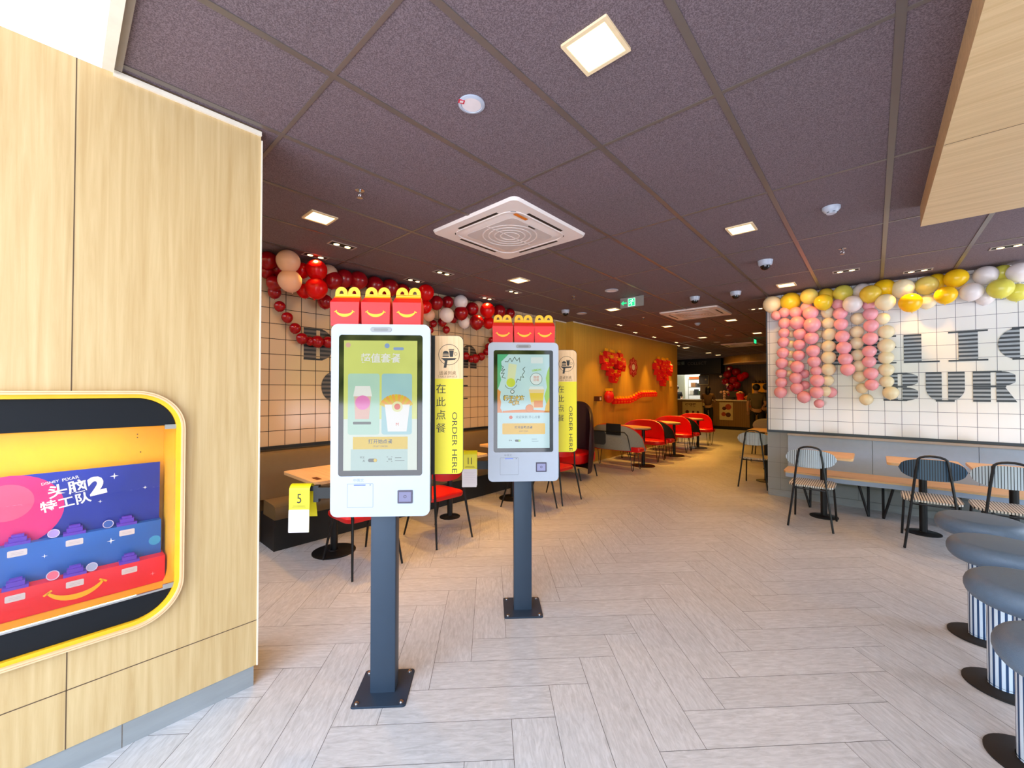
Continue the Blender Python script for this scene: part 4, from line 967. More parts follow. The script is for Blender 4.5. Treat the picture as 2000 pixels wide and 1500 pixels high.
# unseen part of the same rows keeps the far room lit
for x, y in ((-2.0, 13.6), (-.4, 8.2), (-5.6, 17.2), (-5.6, 19.8)):
    pass
def disc(x, y, r, label, sticker=False):
    t = thing('ceiling_speaker', label, 'ceiling speaker', (x, y, H), 0, 'round white ceiling speakers')
    mb = MB(); mb.lathe([(0, -.006), (r * .78, -.006), (r * .8, -.009), (r, -.006), (r, 0)], 32); mb.build('cover', white_pl, t)
    mb = MB(); mb.lathe([(0, -.0075), (r * .72, -.0075), (r * .74, -.006)], 32); mb.build('grille', mat('speaker_grille', 'd8cfd2', .6), t)
    if sticker:
        mb = MB(); mb.box(-r * .2, r * .18, -.014, .014, -.0095, -.007, 0, T(-.015, -r * .8, 0) @ RZ(-.5)); mb.box(-.007, .007, -.008, .008, -.0098, -.009, 1, T(-.015, -r * .8, 0) @ RZ(-.5)); mb.build('sticker', [mat('sticker_red', 'c8203a', .5), card_white], t)
disc(-1.40, 1.28, .062, 'round white ceiling speaker with a small red sticker, above the kiosks', True)
disc(-2.63, 4.96, .09, 'round white ceiling speaker just before the green exit sign'); disc(-3.81, 6.1, .09, 'round white ceiling speaker close to the gold wall corner')
disc(-2.65, 10.97, .09, 'round white ceiling speaker before the far air conditioner'); disc(-3.27, 12.3, .09, 'farthest round white ceiling speaker, left of the far air conditioner')
def dome(x, y, label, s=1.0):
    t = thing('dome_camera', label, 'security camera', (x, y, H), 0, 'white dome security cameras')
    mb = MB(); mb.lathe([(0, -.055 * s), (.05 * s, -.055 * s), (.062 * s, -.045 * s), (.07 * s, -.0), (0, 0)], 24); mb.build('housing', white_pl, t)
    mb = MB(); mb.lathe([(0, -.1 * s)] + [(.047 * s * sin(radians(a)), -.055 * s - .045 * s * cos(radians(a))) for a in range(15, 91, 15)], 24); mb.build('dome', screen_blk, t)
dome(-1.92, 6.12, 'dome camera above the second air conditioner'); dome(-1.40, 6.17, 'dome camera between the second air conditioner and the right tile wall')
dome(-.83, 4.89, 'dome camera nearest the camera, left above the yellow garland'); dome(-3.87, 5.68, 'dome camera on the left, behind the farther kiosk boxes')
def smoke(x, y, label):
    t = thing('smoke_detector', label, 'smoke detector', (x, y, H), 0, 'white smoke detectors')
    mb = MB(); mb.lathe([(0, -.05), (.026, -.05), (.036, -.042), (.055, -.018), (.056, 0), (0, 0)], 24); mb.build('body', white_pl, t)
    mb = MB()
    for a in range(0, 360, 60): mb.box(.028, .036, -.008, .008, -.0445, -.036, 0, RZ(radians(a)))
    mb.build('vents', black_matte, t)
smoke(-.22, 3.78, 'white smoke detector on the ceiling right of the middle square light'); smoke(-2.63, 8.55, 'white smoke detector beyond the second air conditioner')
def sprinkler(x, y, label):
    t = thing('sprinkler', label, 'sprinkler', (x, y, H), 0, 'ceiling sprinklers')
    mb = MB(); mb.lathe([(0, -.004), (.022, -.004), (.03, 0)], 16); mb.build('plate', chrome, t)
    mb = MB(); mb.tube([(0, 0, -.004), (0, 0, -.022)], .007)
    for s in (-1, 1): mb.tube([(s * .006, 0, -.02), (s * .014, 0, -.032), (s * .002, 0, -.046)], .0025, 6)
    mb.lathe([(0, -.046), (.019, -.048), (.019, -.05), (0, -.052)], 14); mb.build('head', chrome, t)
for x, y, l in ((-2.58, 1.34, 'chrome sprinkler above the left square light, near the oak wall'), (-.21, 4.97, 'chrome sprinkler above the pink balloon strands'), (-3.19, 4.9, 'chrome sprinkler left of the green exit sign'), (-3.17, 7.2, 'chrome sprinkler right below the green exit sign'), (-2.59, 9.58, 'farthest chrome sprinkler, beyond the second smoke detector')): sprinkler(x, y, l)
ac_white = mat('ac_white', 'e6dcd8', .45, var=.01); ac_grille = mat('ac_grille', 'c9c0bd', .6); ac_dark = mat('ac_slot', '16120f', .6)
def cassette(x, y, label, sticker=True, rz=0):
    t = thing('air_conditioner', label, 'air conditioner', (x, y, H), rz, 'ceiling cassette air conditioners')
    D = FR((0, 0, 0), (1, 0, 0), (0, -1, 0))       # drawing downwards
    mb = MB(); mb.prism(rrect(-.475, .475, -.475, .475, .05), 0, .022, 0, D, taper=rrect(-.465, .465, -.465, .465, .05))
    mb.ring(rrect(-.36, .36, -.36, .36, .12), rrect(-.345, .345, -.345, .345, .115), .022, .027, 0, D)
    mb.build('panel', ac_white, t)
    mb = MB(); mb.prism(rrect(-.335, .335, -.335, .335, .11), .022, .030, 0, D, taper=rrect(-.3, .3, -.3, .3, .1)); mb.prism(rrect(-.27, .27, -.27, .27, .05), .030, .0315, 1, D)
    for r in (.08, .13, .18, .23): mb.ring(circ(0, 0, r + .005, 40), circ(0, 0, r - .005, 40), .0315, .034, 0, D)
    mb.box(-.004, .004, -.27, .27, .0315, .034, 0, D)
    mb.build('grille', [ac_white, ac_grille], t)
    mb = MB()
    for a in range(4):
        R = D @ RZ(a * pi / 2); mb.box(-.22, .22, .37, .395, .0, .0235, 0, R); 
        mb.prism([(.29 + .05 * cos(radians(q)), .29 + .05 * sin(radians(q))) for q in (20, 35, 50, 65)] + [(.29 + .058 * cos(radians(q)), .29 + .058 * sin(radians(q))) for q in (65, 50, 35, 20)], .02, .0228, 0, R)
    mb.build('air_slots', ac_dark, t)
    if sticker:
        mb = MB(); mb.box(.305, .335, -.30, -.16, .0305, .0325, 0, FR((0, 0, 0), (1, 0, 0), (0, -1, 0)) @ Matrix.Diagonal((1, -1, 1, 1))); mb.build('sticker', orange_m, t)
        mb = MB(); mb.box(.25, .262, -.02, .06, .0315, .0345, 0, FR((0, 0, 0), (1, 0, 0), (0, -1, 0))); mb.build('receiver_window', ac_dark, t)
cassette(-2.31, 2.556, 'big white square air conditioner in the ceiling beyond the kiosks'); cassette(-2.31, 7.41, 'second white air conditioner in the ceiling, beyond the green exit sign', False)
cassette(-2.88, 13.4, 'farthest air conditioner in the ceiling, near the small exit sign', False)
def exit_sign(x0, x1, y, label, full=True):
    t = thing('exit_sign', label, 'exit sign', ((x0 + x1) / 2, y, 2.70)); w = (x1 - x0) / 2
    mb = MB(); mb.box(-w, w, -.008, .008, 0, .14); mb.box(-w, w, -.012, .012, .138, .146); mb.build('panel', exit_grey, t)
    F = FR((0, -.0085, 0), (1, 0, 0), (0, 0, 1)); mb = MB()
    mb.flat([(-.165, .07), (-.125, .105), (-.125, .08), (-.075, .08), (-.075, .06), (-.125, .06), (-.125, .035)][::-1], .001, 0, F)
    mb.build('arrow', exit_green, t)
    mb = MB(); mb.flat([(-.055, .012), (.055, .012), (.055, .128), (-.055, .128)], .001, 0, F)
    mb.ring([(-.055, .012), (.055, .012), (.055, .128), (-.055, .128)], [(-.049, .018), (.049, .018), (.049, .122), (-.049, .122)], .0012, .002, 1, F)
    mb.flat(circ(.012, .104, .009, 12), .002, 1, F)
    for pts in ([(.006, .094), (-.010, .066)], [(-.010, .066), (.006, .05), (-.006, .026)], [(-.010, .066), (-.028, .05), (-.04, .052)], [(.004, .09), (-.018, .094), (-.028, .08)], [(.004, .09), (.022, .078), (.034, .086)]):
        for (a, b), (c, d) in zip(pts, pts[1:]):
            l = sqrt((c - a) ** 2 + (d - b) ** 2); nx, ny = -(d - b) / l * .0045, (c - a) / l * .0045
            mb.flat([(a - nx, b - ny), (c - nx, d - ny), (c + nx, d + ny), (a + nx, b + ny)], .0022, 1, F)
    mb.build('running_figure', [exit_green, exit_white], t)
exit_sign(-2.77, -2.417, 5.5, 'green exit sign with arrow and running figure hanging from the ceiling')
t = thing('exit_sign', 'small far exit sign seen edge on, glowing green', 'exit sign', (-2.30, 12.1, 2.70))
mb = MB(); mb.box(-.008, .008, -.17, .17, 0, .14); mb.build('panel', exit_grey, t)
mb = MB(); mb.box(-.0095, .0095, -.15, .12, .02, .12); mb.build('lit_face', exit_green, t)

# ================================================================= RIGHT SEATING
def striped_chair(x, y, rz, label, ms=None, mseat=None):
    ms = ms or stripe_chair; mseat = mseat or stripe_seat
    t = thing('striped_chair', label, 'chair', (x, y, 0), rz, 'striped chairs with black hoop backs')
    # hoop: rear legs rise and close over the backrest
    P = [(-.197, -.27, .006), (-.17, -.256, .22), (-.143, -.245, .45), (-.118, -.238, .68)]
    top = [(-.10 + .0 , -.234, .82)] + [(.1 * -cos(radians(a)) * 1.0, -.232, .83 + .055 * sin(radians(a)) ** .8) for a in range(20, 161, 20)] + [(.10, -.234, .82)]
    pts = P + top + [(-a, b, c) for a, b, c in P[::-1]]
    mb = MB(); mb.tube(pts, .0105, 8); mb.build('hoop_frame', black, t)
    for s in (-1, 1):
        mb = MB(); mb.tube([(s * .175, .2, .44), (s * .195, .262, .006)], .0105, 8); mb.build('leg', black, t)
    mb = MB(); mb.tube([(-.143, -.24, .43), (-.175, .2, .437), (.175, .2, .437), (.143, -.24, .43)], .009, 8, closed=True); mb.build('seat_frame', black, t)
    mb = MB(); outline = [(sx * .0, 0) for sx in (1,)]
    pl = rrect(-.205, .205, -.215, .22, .09, 6); mb.prism(pl, .444, .462, 0); mb.build('seat', mseat, t)
    # wide curved backrest in front of the hoop
    mb = MB(); n = 24; W = .228; fr, bk = [], []
    vs, fs = [], []
    for i in range(n + 1):
        x = -W + 2 * W * i / n; k = max(0, 1 - abs(x / W) ** 2.6) ** .5; k = max(k, .02)
        yy = -.214 + 1.1 * x * x
        hgt = .098 * k
        for dy in (0, .014):
            for j in range(5):
                vs.append((x, yy + dy, .752 + hgt * (j / 2 - 1)))
    for i in range(n):
        b = i * 10; c = b + 10
        for j in range(4): fs += [(b + j, c + j, c + j + 1, b + j + 1), (b + 5 + j + 1, c + 5 + j + 1, c + 5 + j, b + 5 + j)]
        fs += [(b, b + 5, c + 5, c), (b + 4, c + 4, c + 9, b + 9)]
    mb.add(vs, fs); mb.build('backrest', ms, t, ang=50)
striped_chair(-.525, 5.655, 0, 'striped chair with light blue back, nearest the end of the right tile wall')
striped_chair(.40, 5.63, 0, 'striped chair with darker blue back, second along the right tile wall', stripe_dark)
striped_chair(.86, 5.60, 0, 'striped chair with pale back at the right edge, behind the stools')
striped_chair(-1.385, 7.30, 0, 'striped chair farther back, half hidden behind the right tile wall end')
t = thing('padded_chair', 'grey padded chair with red seat, farther back beside the right tile wall end', 'chair', (-1.75, 9.9, 0), radians(180))
mb = MB(); mb.ell((0, -.2, .74), (.23, .05, .15)); mb.build('backrest', grey_fab, t)
mb = MB(); mb.ell((0, 0, .46), (.23, .22, .05)); mb.build('seat', red_vinyl, t)
for sx in (-1, 1):
    for sy in (-1, 1):
        mb = MB(); mb.tube([(sx * .15, sy * .14, .44), (sx * .19, sy * .19, 0)], .01); mb.build('leg', black, t)
mb = MB(); mb.tube([(-.12, -.14, .45), (-.1, -.2, .65), (.1, -.2, .65), (.12, -.14, .45)], .01); mb.build('back_frame', black, t)
def ped_table(x, y, w, d, label, h=.745, r=.14, round_=False, rz=0):
    t = thing('pedestal_table', label, 'table', (x, y, 0), rz, 'oak pedestal tables')
    mb = MB(); mb.lathe([(0, 0), (r, 0), (r, .008), (.045, .016), (.04, .02), (0, .02)], 28); mb.build('base', black, t)
    mb = MB(); mb.tube([(0, 0, .016), (0, 0, h - .03)], .032, 16); mb.box(-.12, .12, -.12, .12, h - .034, h - .026); mb.build('column', black, t)
    mb = MB(); pl = circ(0, 0, w / 2, 40) if round_ else rrect(-w / 2, w / 2, -d / 2, d / 2, .05, 5)
    mb.prism(pl, h - .026, h); mb.build('tabletop', oak_top, t)
    return t
ped_table(-.455, 6.06, .56, .58, 'oak table beside the bench, nearest the end of the right tile wall')
ped_table(.375, 6.06, .56, .58, 'oak table beside the bench behind the darker striped chair')
ped_table(.985, 6.06, .56, .58, 'oak table beside the bench at the right edge')
ped_table(-1.33, 7.78, .60, .58, 'oak table partly hidden by the right tile wall end', r=.15)
ped_table(-1.45, 9.0, .70, .60, 'pale oak table farther back behind the right tile wall end')

t = thing('wall_bench', 'long bench with oak seat and grey blue back along the right tile wall', 'bench')
mb = MB(); n = 60; front = []
for i in range(n + 1):
    x = -.80 + 4.2 * i / n; front.append((x, 6.315 + .022 * sin(x * 5.2)))
front = [(-.9, 6.42), (-.87, 6.34)] + front
mb.prism(front + [(3.4, 6.80), (-.9, 6.80)], .425, .445)
mb.build('seat', oak_top, t)
mb = MB(); mb.prism([(x, y + .006) for x, y in front] + [(3.4, 6.80), (-.9, 6.80)], .372, .425); mb.build('seat_edge', vinyl_grey, t)
for i in range(5):
    x0 = -.9 + i * .88; mb = MB(); mb.box(x0 + .002, x0 + .878, 6.775, 6.832, .445, .87); mb.build('back_panel', vinyl_grey, t)
mb = MB(); mb.box(-.9, 3.4, 6.76, 6.832, .872, .899); mb.build('top_cap', mat('pale_cap', 'a79f9c', .4), t)
for x, dx in ((-.62, -.1), (-.06, -.09), (.07, .09), (.68, -.1), (.84, .1), (1.6, .1)):
    mb = MB(); mb.tube([(x + dx, 6.42, .375), (x, 6.4, .005)], .013, 8); mb.tube([(x, 6.5, .375), (x, 6.4, .005)], .013, 8); mb.build('leg', black, t)

def stool(x, y, label):
    t = thing('padded_stool', label, 'stool', (x, y, 0), 0, 'round padded stools with striped columns')
    mb = MB(); mb.lathe([(0, 0), (.148, 0), (.148, .007), (.143, .01), (0, .01)], 40); mb.build('base', black_matte, t)
    mb = MB(); mb.lathe([(.058, .01), (.058, .62)], 44); mb.build('column', stripe_col, t)
    mb = MB(); mb.lathe([(.045, .0102), (.045, .02), (.0615, .02)], 24); mb.build('collar', black, t)
    mb = MB(); mb.lathe([(0, .62), (.09, .615), (.14, .618)] + [(.15 + .047 * cos(radians(a)), .672 + .052 * sin(radians(a))) for a in range(-70, 91, 20)] + [(0, .727)], 56); mb.build('cushion', vinyl_navy, t)
    return t
for i, (y, lb) in enumerate(((3.752, 'slate round stool farthest back in the row at the right edge'), (3.188, 'slate round stool second from the back at the right edge'), (2.622, 'slate round stool third from the back at the right edge'), (2.056, 'slate round stool nearest the camera, almost cut off by the right edge'))):
    stool(.477, y, lb)

# ================================================================= LEFT BAY
t = thing('booth_bench', 'tan upholstered booth bench along the left tile wall', 'bench')
mb = MB()
sec = [(-4.42, .30), (-4.115, .30), (-4.10, .33), (-4.095, .39), (-4.11, .42), (-4.15, .432), (-4.42, .44)]
mb.loft([[(x, y, z) for x, z in sec] for y in (1.33, 5.55)]); mb.build('seat', vinyl_tan, t)
mb = MB(); sec = [(-4.54, .44), (-4.40, .44), (-4.41, .60), (-4.44, .84), (-4.455, .87), (-4.49, .885), (-4.54, .885)]
mb.loft([[(x, y, z) for x, z in sec] for y in (1.30, 5.55)]); mb.build('backrest', vinyl_tan, t)
mb = MB(); mb.box(-4.54, -4.16, 1.34, 5.55, 0, .30); mb.build('base', black_matte, t)
ped_table(-3.76, 1.72, .70, .66, 'oak table by the booth bench, left of the nearest kiosk', r=.19)
ped_table(-3.76, 3.1, .70, .62, 'oak table by the booth bench, between the two kiosks', r=.12)
ped_table(-3.76, 4.22, .70, .66, 'oak table by the booth bench behind the farther kiosk', r=.19)
mb = MB()
for i in range(5): mb.box(-3.60 + i * .022, -3.585 + i * .022, 1.45, 1.49, 0, .004, 0, T(0, 0, .7455))
tag(mb.build('table_card', mat('card_dark_print', '6b3410', .5)), 'small dark printed card lying on the nearest booth table', 'card')
def red_chair(x, y, rz, label):
    t = thing('red_chair', label, 'chair', (x, y, 0), rz, 'red chairs of the booth tables')
    mb = MB(); mb.loft([[(a * k, b * k, z) for a, b in rrect(-.22, .22, -.2, .22, .08, 4)] for z, k in ((.415, .97), (.425, 1.0), (.45, 1.0), (.462, .95))]); mb.build('seat', red_vinyl, t)
    mb = MB(); vs = []; rings = []
    for i in range(13):
        xx = -.21 + .42 * i / 12; yy = -.215 + 1.3 * xx * xx; k = sqrt(max(.05, 1 - abs(xx / .215) ** 3))
        rings.append([(xx, yy, .70 - .1 * k), (xx, yy + .022, .70 - .1 * k), (xx, yy + .022, .70 + .1 * k), (xx, yy, .70 + .1 * k)])
    mb.loft(rings); mb.build('backrest', red_vinyl, t)
    for s in (-1, 1):
        mb = MB(); mb.tube([(s * .17, .16, .42), (s * .2, .29, .0)], [.013, .009], 8); mb.build('leg', black, t)
        mb = MB(); mb.tube([(s * .19, -.2, .70), (s * .185, -.21, .45), (s * .225, -.29, .0)], [.010, .013, .009], 8); mb.build('leg', black, t)
red_chair(-3.35, 1.77, radians(90), 'red chair with black legs behind the nearest kiosk'); red_chair(-3.36, 2.6, radians(90), 'red chair with black legs just right of the nearest kiosk pole')
red_chair(-3.30, 4.0, radians(90), 'red chair with black legs right behind the farther kiosk pole'); red_chair(-3.30, 4.57, radians(90), 'red chair with black legs beside the plum armchair')

# ================================================================= GOLD WALL SEATING
def shell(t, x0, x1, y, z0, z1, th, m, name, side=.28, sweep=.0, back=None):
    # low rounded back that curves forward (-y) at both ends
    mb = MB(); n = 28; rings = []
    cx = (x0 + x1) / 2; W = (x1 - x0) / 2
    for i in range(n + 1):
        u = -1 + 2 * i / n; x = cx + W * u; k = max(.0, 1 - abs(u) ** 3.2) ** .5
        yy = y - side * abs(u) ** 3
        zt = z0 + .03 + (z1 - z0 - .03) * k
        rings.append([(x, yy, z0), (x, yy + th, z0), (x, yy + th, zt - .015), (x, yy + th * .5, zt), (x, yy, zt - .01)])
    mb.loft(rings); return mb.build(name, m, t, ang=50)
def hairpin(t, x, y, z, m=black):
    mb = MB(); mb.tube([(x - .05, y, z), (x - .012, y, .02), (x, y, .006), (x + .012, y, .02), (x + .05, y, z)], .0065, 6); mb.build('hairpin_leg', m, t)
def lounge(y, flip, label, m_in, m_out, seat_m, x0=-4.30, x1=-3.24, h=.85):
    t = thing('lounge_seat', label, 'lounge seat', ((x0 + x1) / 2, y, 0), pi if flip else 0, 'shell lounge seats along the gold wall')
    w = (x1 - x0) / 2
    shell(t, -w, w, .0, .42, h, .03, m_in, 'inner_back', side=.26); shell(t, -w - .012, w + .012, .028, .38, h - .012, .03, m_out, 'outer_back', side=.26)
    mb = MB(); mb.loft([[(a, b, z) for a, b in rrect(-w + i_, w - i_, -.42 + i_, -.02, (.05, .05, .16, .16), 5)] for z, i_ in ((.36, .02), (.385, .0), (.43, .0), (.45, .02))]); mb.build('seat', seat_m, t)
    for x in (-w + .16, w - .1):
        for yy in (-.36, -.04): hairpin(t, x, yy, .37)
    return t
lounge(8.62, False, 'red shell lounge seat nearest the camera by the gold wall', red_vinyl, charcoal, red_vinyl)
lounge(10.32, False, 'middle red shell lounge seat by the gold wall', red_vinyl, charcoal, red_vinyl)
lounge(12.02, False, 'farthest red shell lounge seat by the gold wall', red_vinyl, charcoal, red_vinyl)
lounge(8.76, True, 'dark backed lounge seat behind the nearest red one, facing away', red_vinyl, charcoal, red_vinyl)
lounge(10.46, True, 'dark backed lounge seat behind the middle red one, facing away', red_vinyl, charcoal, red_vinyl)
g = lounge(7.0, True, 'grey and black backed lounge seat facing away, beside the plum armchair', red_vinyl, grey_fab, red_vinyl, x0=-4.28, x1=-3.16, h=.86)
mb = MB(); Fg = FR((0, .064, 0), (-1, 0, 0), (0, 0, 1))
mb.prism(rrect(-.08, .22, .66, .87, .01, 2), -.002, .004, 0, Fg); mb.build('black_patch', black_matte, g)
mb = MB(); Q = lambda pts: [tuple(Fg @ Vector((a, b, .012))) for a, b in pts]
mb.tube(Q([(-.42, .42), (-.42, .68), (-.38, .72), (.30, .72), (.36, .66), (.42, .40)]), .009, 6); mb.build('back_frame', black, g)
mb = MB(); mb.prism(rrect(-.40, -.09, .46, .71, .05, 4), 0, .006, 0, Fg); mb.build('dark_pad', mat('dark_pad_fabric', '38383a', .8), g)
t = thing('curved_armchair', 'dark plum high-backed curved armchair in front of the gold wall', 'armchair', (-4.0, 6.24, 0))
mb = MB(); rings = []
for i in range(25):
    u = -1 + 2 * i / 24; x = .46 * u + (.08 if u > 0 else 0) * abs(u); k = max(0, 1 - abs(u) ** 2.4) ** .5; zt = .42 + .88 * k; yy = -.45 * abs(u) ** 3
    rings.append([(x * .9, yy, .12), (x * .9, yy + .09, .12), (x, yy + .10, min(.5, zt - .02)), (x * .98, yy + .08, zt - .02), (x * .97, yy + .04, zt), (x * .94, yy, zt - .03)])
mb.loft(rings); mb.build('shell', plum_vinyl, t, ang=60)
mb = MB(); mb.loft([[(a, b, z) for a, b in rrect(-.40 + i_, .42 - i_, -.62 + i_, .0, .12, 5)] for z, i_ in ((.28, .02), (.32, 0), (.42, 0), (.45, .03))]); mb.build('seat', red_vinyl, t)
for sx, sy in ((-.3, -.5), (.34, -.5), (-.3, .02), (.34, .02)):
    mb = MB(); mb.tube([(sx, sy, .2), (sx * 1.15, sy, .0)], [.016, .010]); mb.build('leg', black, t)
for y, lb in ((7.86, 'round oak table nearest the camera by the gold wall'), (9.52, 'middle round oak table by the gold wall'), (11.2, 'farthest round oak table by the gold wall')):
    tt = ped_table(-3.82, y, .98, .0, lb, .75, r=.22, round_=True)
    for c in tt.children:
        if c.name.startswith('tabletop'): c.scale = (1.0, .62, 1)
        else: c.location = (.40, -.12, 0)

# hearts and a dragon row made of red cartons, fixed on the gold wall
def on_wall(y, z, s, label, group, roll=0.0, x=-4.31):
    o = dup(MEAL, (x, y, z), (roll, 0, radians(90)), label, group, s)
    return o
def heart(yc, zc, w, h, n, extra, who):
    k = 0; pts = []
    for i in range(n):
        a = 2 * pi * (i + .5) / n; x = sin(a) ** 3; y = (13 * cos(a) - 5 * cos(2 * a) - 2 * cos(3 * a) - cos(4 * a)) / 16
        pts.append((yc + w * x, zc + h * y, 0))
    pts += [(yc + w * a, zc + h * b, .02) for a, b in extra]
    for i, (y, z, dx) in enumerate(pts):
        on_wall(y, z - .09, 1.2 + random.uniform(-.05, .05), 'red carton box, %s in the %s heart on the gold wall' % (ORD[i], who), 'cartons of the %s wall heart' % who, random.uniform(-.25, .25), -4.32 + dx)
heart(8.22, 2.06, .44, .29, 15, [(-.45, .2), (.4, .05), (-.2, .35)], 'left')
heart(11.06, 2.03, .5, .31, 15, [(-.4, .25), (.35, .3), (0, -.05), (.1, -.5), (-.2, -.3), (.2, .6)], 'right')
for i in range(17):
    y = 8.25 + i * .14; q = min(1, max(0, (y - 8.9) / .8)); z = 1.25 + .14 * q * q * (3 - 2 * q)
    on_wall(y, z - .06, .85, 'small red and yellow carton, %s from the left in the wavy wall row' % ORD[i], 'cartons of the wavy wall row', 0)
t = thing('paper_lantern', 'round red paper lantern at the left end of the wavy carton row', 'lantern', (-4.27, 7.93, 1.36))
mb = MB(); mb.ell((0, 0, 0), (.10, .13, .14)); mb.build('body', red_card, t)
mb = MB(); mb.box(-.06, .06, -.06, .06, .12, .18); mb.build('top', yel_card, t)
mb = MB(); mb.box(-4.38, -4.26, 7.48, 7.60, 1.27, 1.37); mb.box(-4.262, -4.258, 7.51, 7.57, 1.29, 1.35, 1)
tag(mb.build('brown_box', [mat('brown_carton', '5a2a14', .6), card_white]), 'small brown box at the far left of the wavy carton row', 'box')
t = thing('round_emblem', 'round red scalloped paper emblem with cream centre on the gold wall', 'wall emblem', (-4.375, 9.33, 2.06))
E_ = FR((0, 0, 0), (0, 1, 0), (0, 0, 1)); n = 96
mb = MB(); mb.prism([((.225 + .018 * cos(8 * 2 * pi * i / n)) * cos(2 * pi * i / n), (.225 + .018 * cos(8 * 2 * pi * i / n)) * sin(2 * pi * i / n)) for i in range(n)], 0, .008, 0, E_); mb.build('disc', mat('emblem_red', 'b3141c', .5), t)
mb = MB()
mb.ring(circ(0, 0, .135, 40), circ(0, 0, .12, 40), .008, .011, 0, E_)
for k in range(8): mb.ring(circ(.175 * cos(k * pi / 4), .175 * sin(k * pi / 4), .03, 14), circ(.175 * cos(k * pi / 4), .175 * sin(k * pi / 4), .022, 14), .008, .011, 0, E_)
mb.build('ornament', mat('emblem_pink', 'e88078', .5), t)
mb = MB(); mb.prism(circ(0, 0, .075, 28), .008, .012, 0, E_); mb.build('centre', cream_trim, t)
mb = MB(); mb.prism(rrect(11.75, 11.88, 1.60, 1.76, .008, 2), 0, .008, 0, FR((-4.38, 0, 0), (0, 1, 0), (0, 0, 1)))
tag(mb.build('wall_switch', mat('switch_plate', 'd8b070', .5)), 'pale square switch plate near the far end of the gold wall', 'switch')

# ================================================================= FAR COUNTER AND KITCHEN
t = thing('service_counter', 'slatted brown service counter with pale top at the far end', 'counter', (0, 0, 0))
mb = MB(); mb.box(-7.2, -2.2, 17.0, 17.6, .12, 1.09); mb.build('front', brown_slat, t)
mb = MB(); mb.box(-7.2, -2.2, 17.04, 17.6, 0, .12); mb.build('plinth', black_matte, t)
mb = MB(); mb.box(-7.25, -2.15, 16.96, 17.65, 1.09, 1.13); mb.build('worktop', mat('counter_top', 'e9e2d8', .3), t)
CF = FR((0, 16.995, 0), (1, 0, 0), (0, 0, 1)); pw = mat('poster_paper', 'd9c9a4', .6); pd = mat('poster_brown', '5a2a18', .6); pr = mat('poster_red', 'b04a2a', .6)
def poster(x0, x1, z0, z1, label, marks):
    mb = MB(); mb.prism([(x0, z0), (x1, z0), (x1, z1), (x0, z1)], 0, .004, 0, CF)
    for m in marks:
        if m[0] == 't': mb.text(m[1], CF @ T(m[2], m[3], 0), width=m[4], m=1, bold=.04, z=.006)
        else: mb.flat(circ(m[1], m[2], m[3], 14), .006, 2 if m[0] == 'r' else 1, CF)
    tag(mb.build('paper_poster', [pw, pd, pr]), label, 'poster', 'paper posters on the counter front')
poster(-5.84, -5.08, .38, 1.03, 'pale menu poster with brown lines, leftmost on the counter front', [('t', '炸鸡桶', -5.52, .90, .42), ('d', -5.65, .62, .07), ('d', -5.42, .62, .05), ('d', -5.24, .62, .05)])
poster(-5.06, -4.72, .38, 1.03, 'pale poster with the number 27, partly behind the customer', [('t', '27', -4.9, .80, .24), ('d', -4.9, .55, .05)])
poster(-4.45, -3.98, .36, 1.03, 'poster with brown food pictures, rightmost on the counter front', [('r', -4.14, .86, .11), ('d', -4.28, .80, .07), ('r', -4.3, .58, .08), ('d', -4.14, .56, .09)])
mb = MB()
for i in range(3):
    mb.ring(circ(-3.2, .55, .22 + i * .1, 14, 50, 120), circ(-3.2, .55, .18 + i * .1, 14, 50, 120), .0, .004, 0, CF) if False else mb.prism(circ(-3.2, .45, .26 + i * .13, 12, 40, 125) + circ(-3.2, .45, .21 + i * .13, 12, 40, 125)[::-1], 0, .004, 0, CF)
tag(mb.build('arc_decal', pr), 'red arc decal on the counter front left of the two customers', 'decal')
# sign letters on the black soffit
mb = MB(); SF = FR((0, 18.395, 0), (1, 0, 0), (0, 0, 1))
mb.text('COLLECT', SF @ T(-5.7, 2.66, 0), width=.78, m=1, z=.002); mb.text('取餐', SF @ T(-6.38, 2.69, 0), width=.34, m=0, z=.002)
tag(mb.build('soffit_lettering', [mat('sign_dim_green', '7c8a78', .5), mat('sign_dim', '6c6660', .5)]), 'dim collect lettering on the black soffit above the kitchen opening', 'sign')
t = thing('menu_screen', 'wall hung menu screen with pink picture above the kitchen opening', 'screen', (-6.1, 18.6, 2.2))
mb = MB(); mb.box(-.34, .36, 0, .06, 0, .36); mb.build('housing', screen_blk, t)
mb = MB(); F = FR((0, -.002, 0), (1, 0, 0), (0, 0, 1)); mb.flat([(.02, .03), (.34, .03), (.34, .33), (.02, .33)], 0, 0, F); mb.flat(circ(.2, .19, .08, 14), .001, 1, F); mb.flat([(-.33, .33), (-.02, .33), (-.02, .35), (-.33, .35)], .001, 0, F)
mb.build('picture', [emis('menu_pink', 'efd9de', 1.0), emis('menu_mark', 'c8606a', .8)], t)
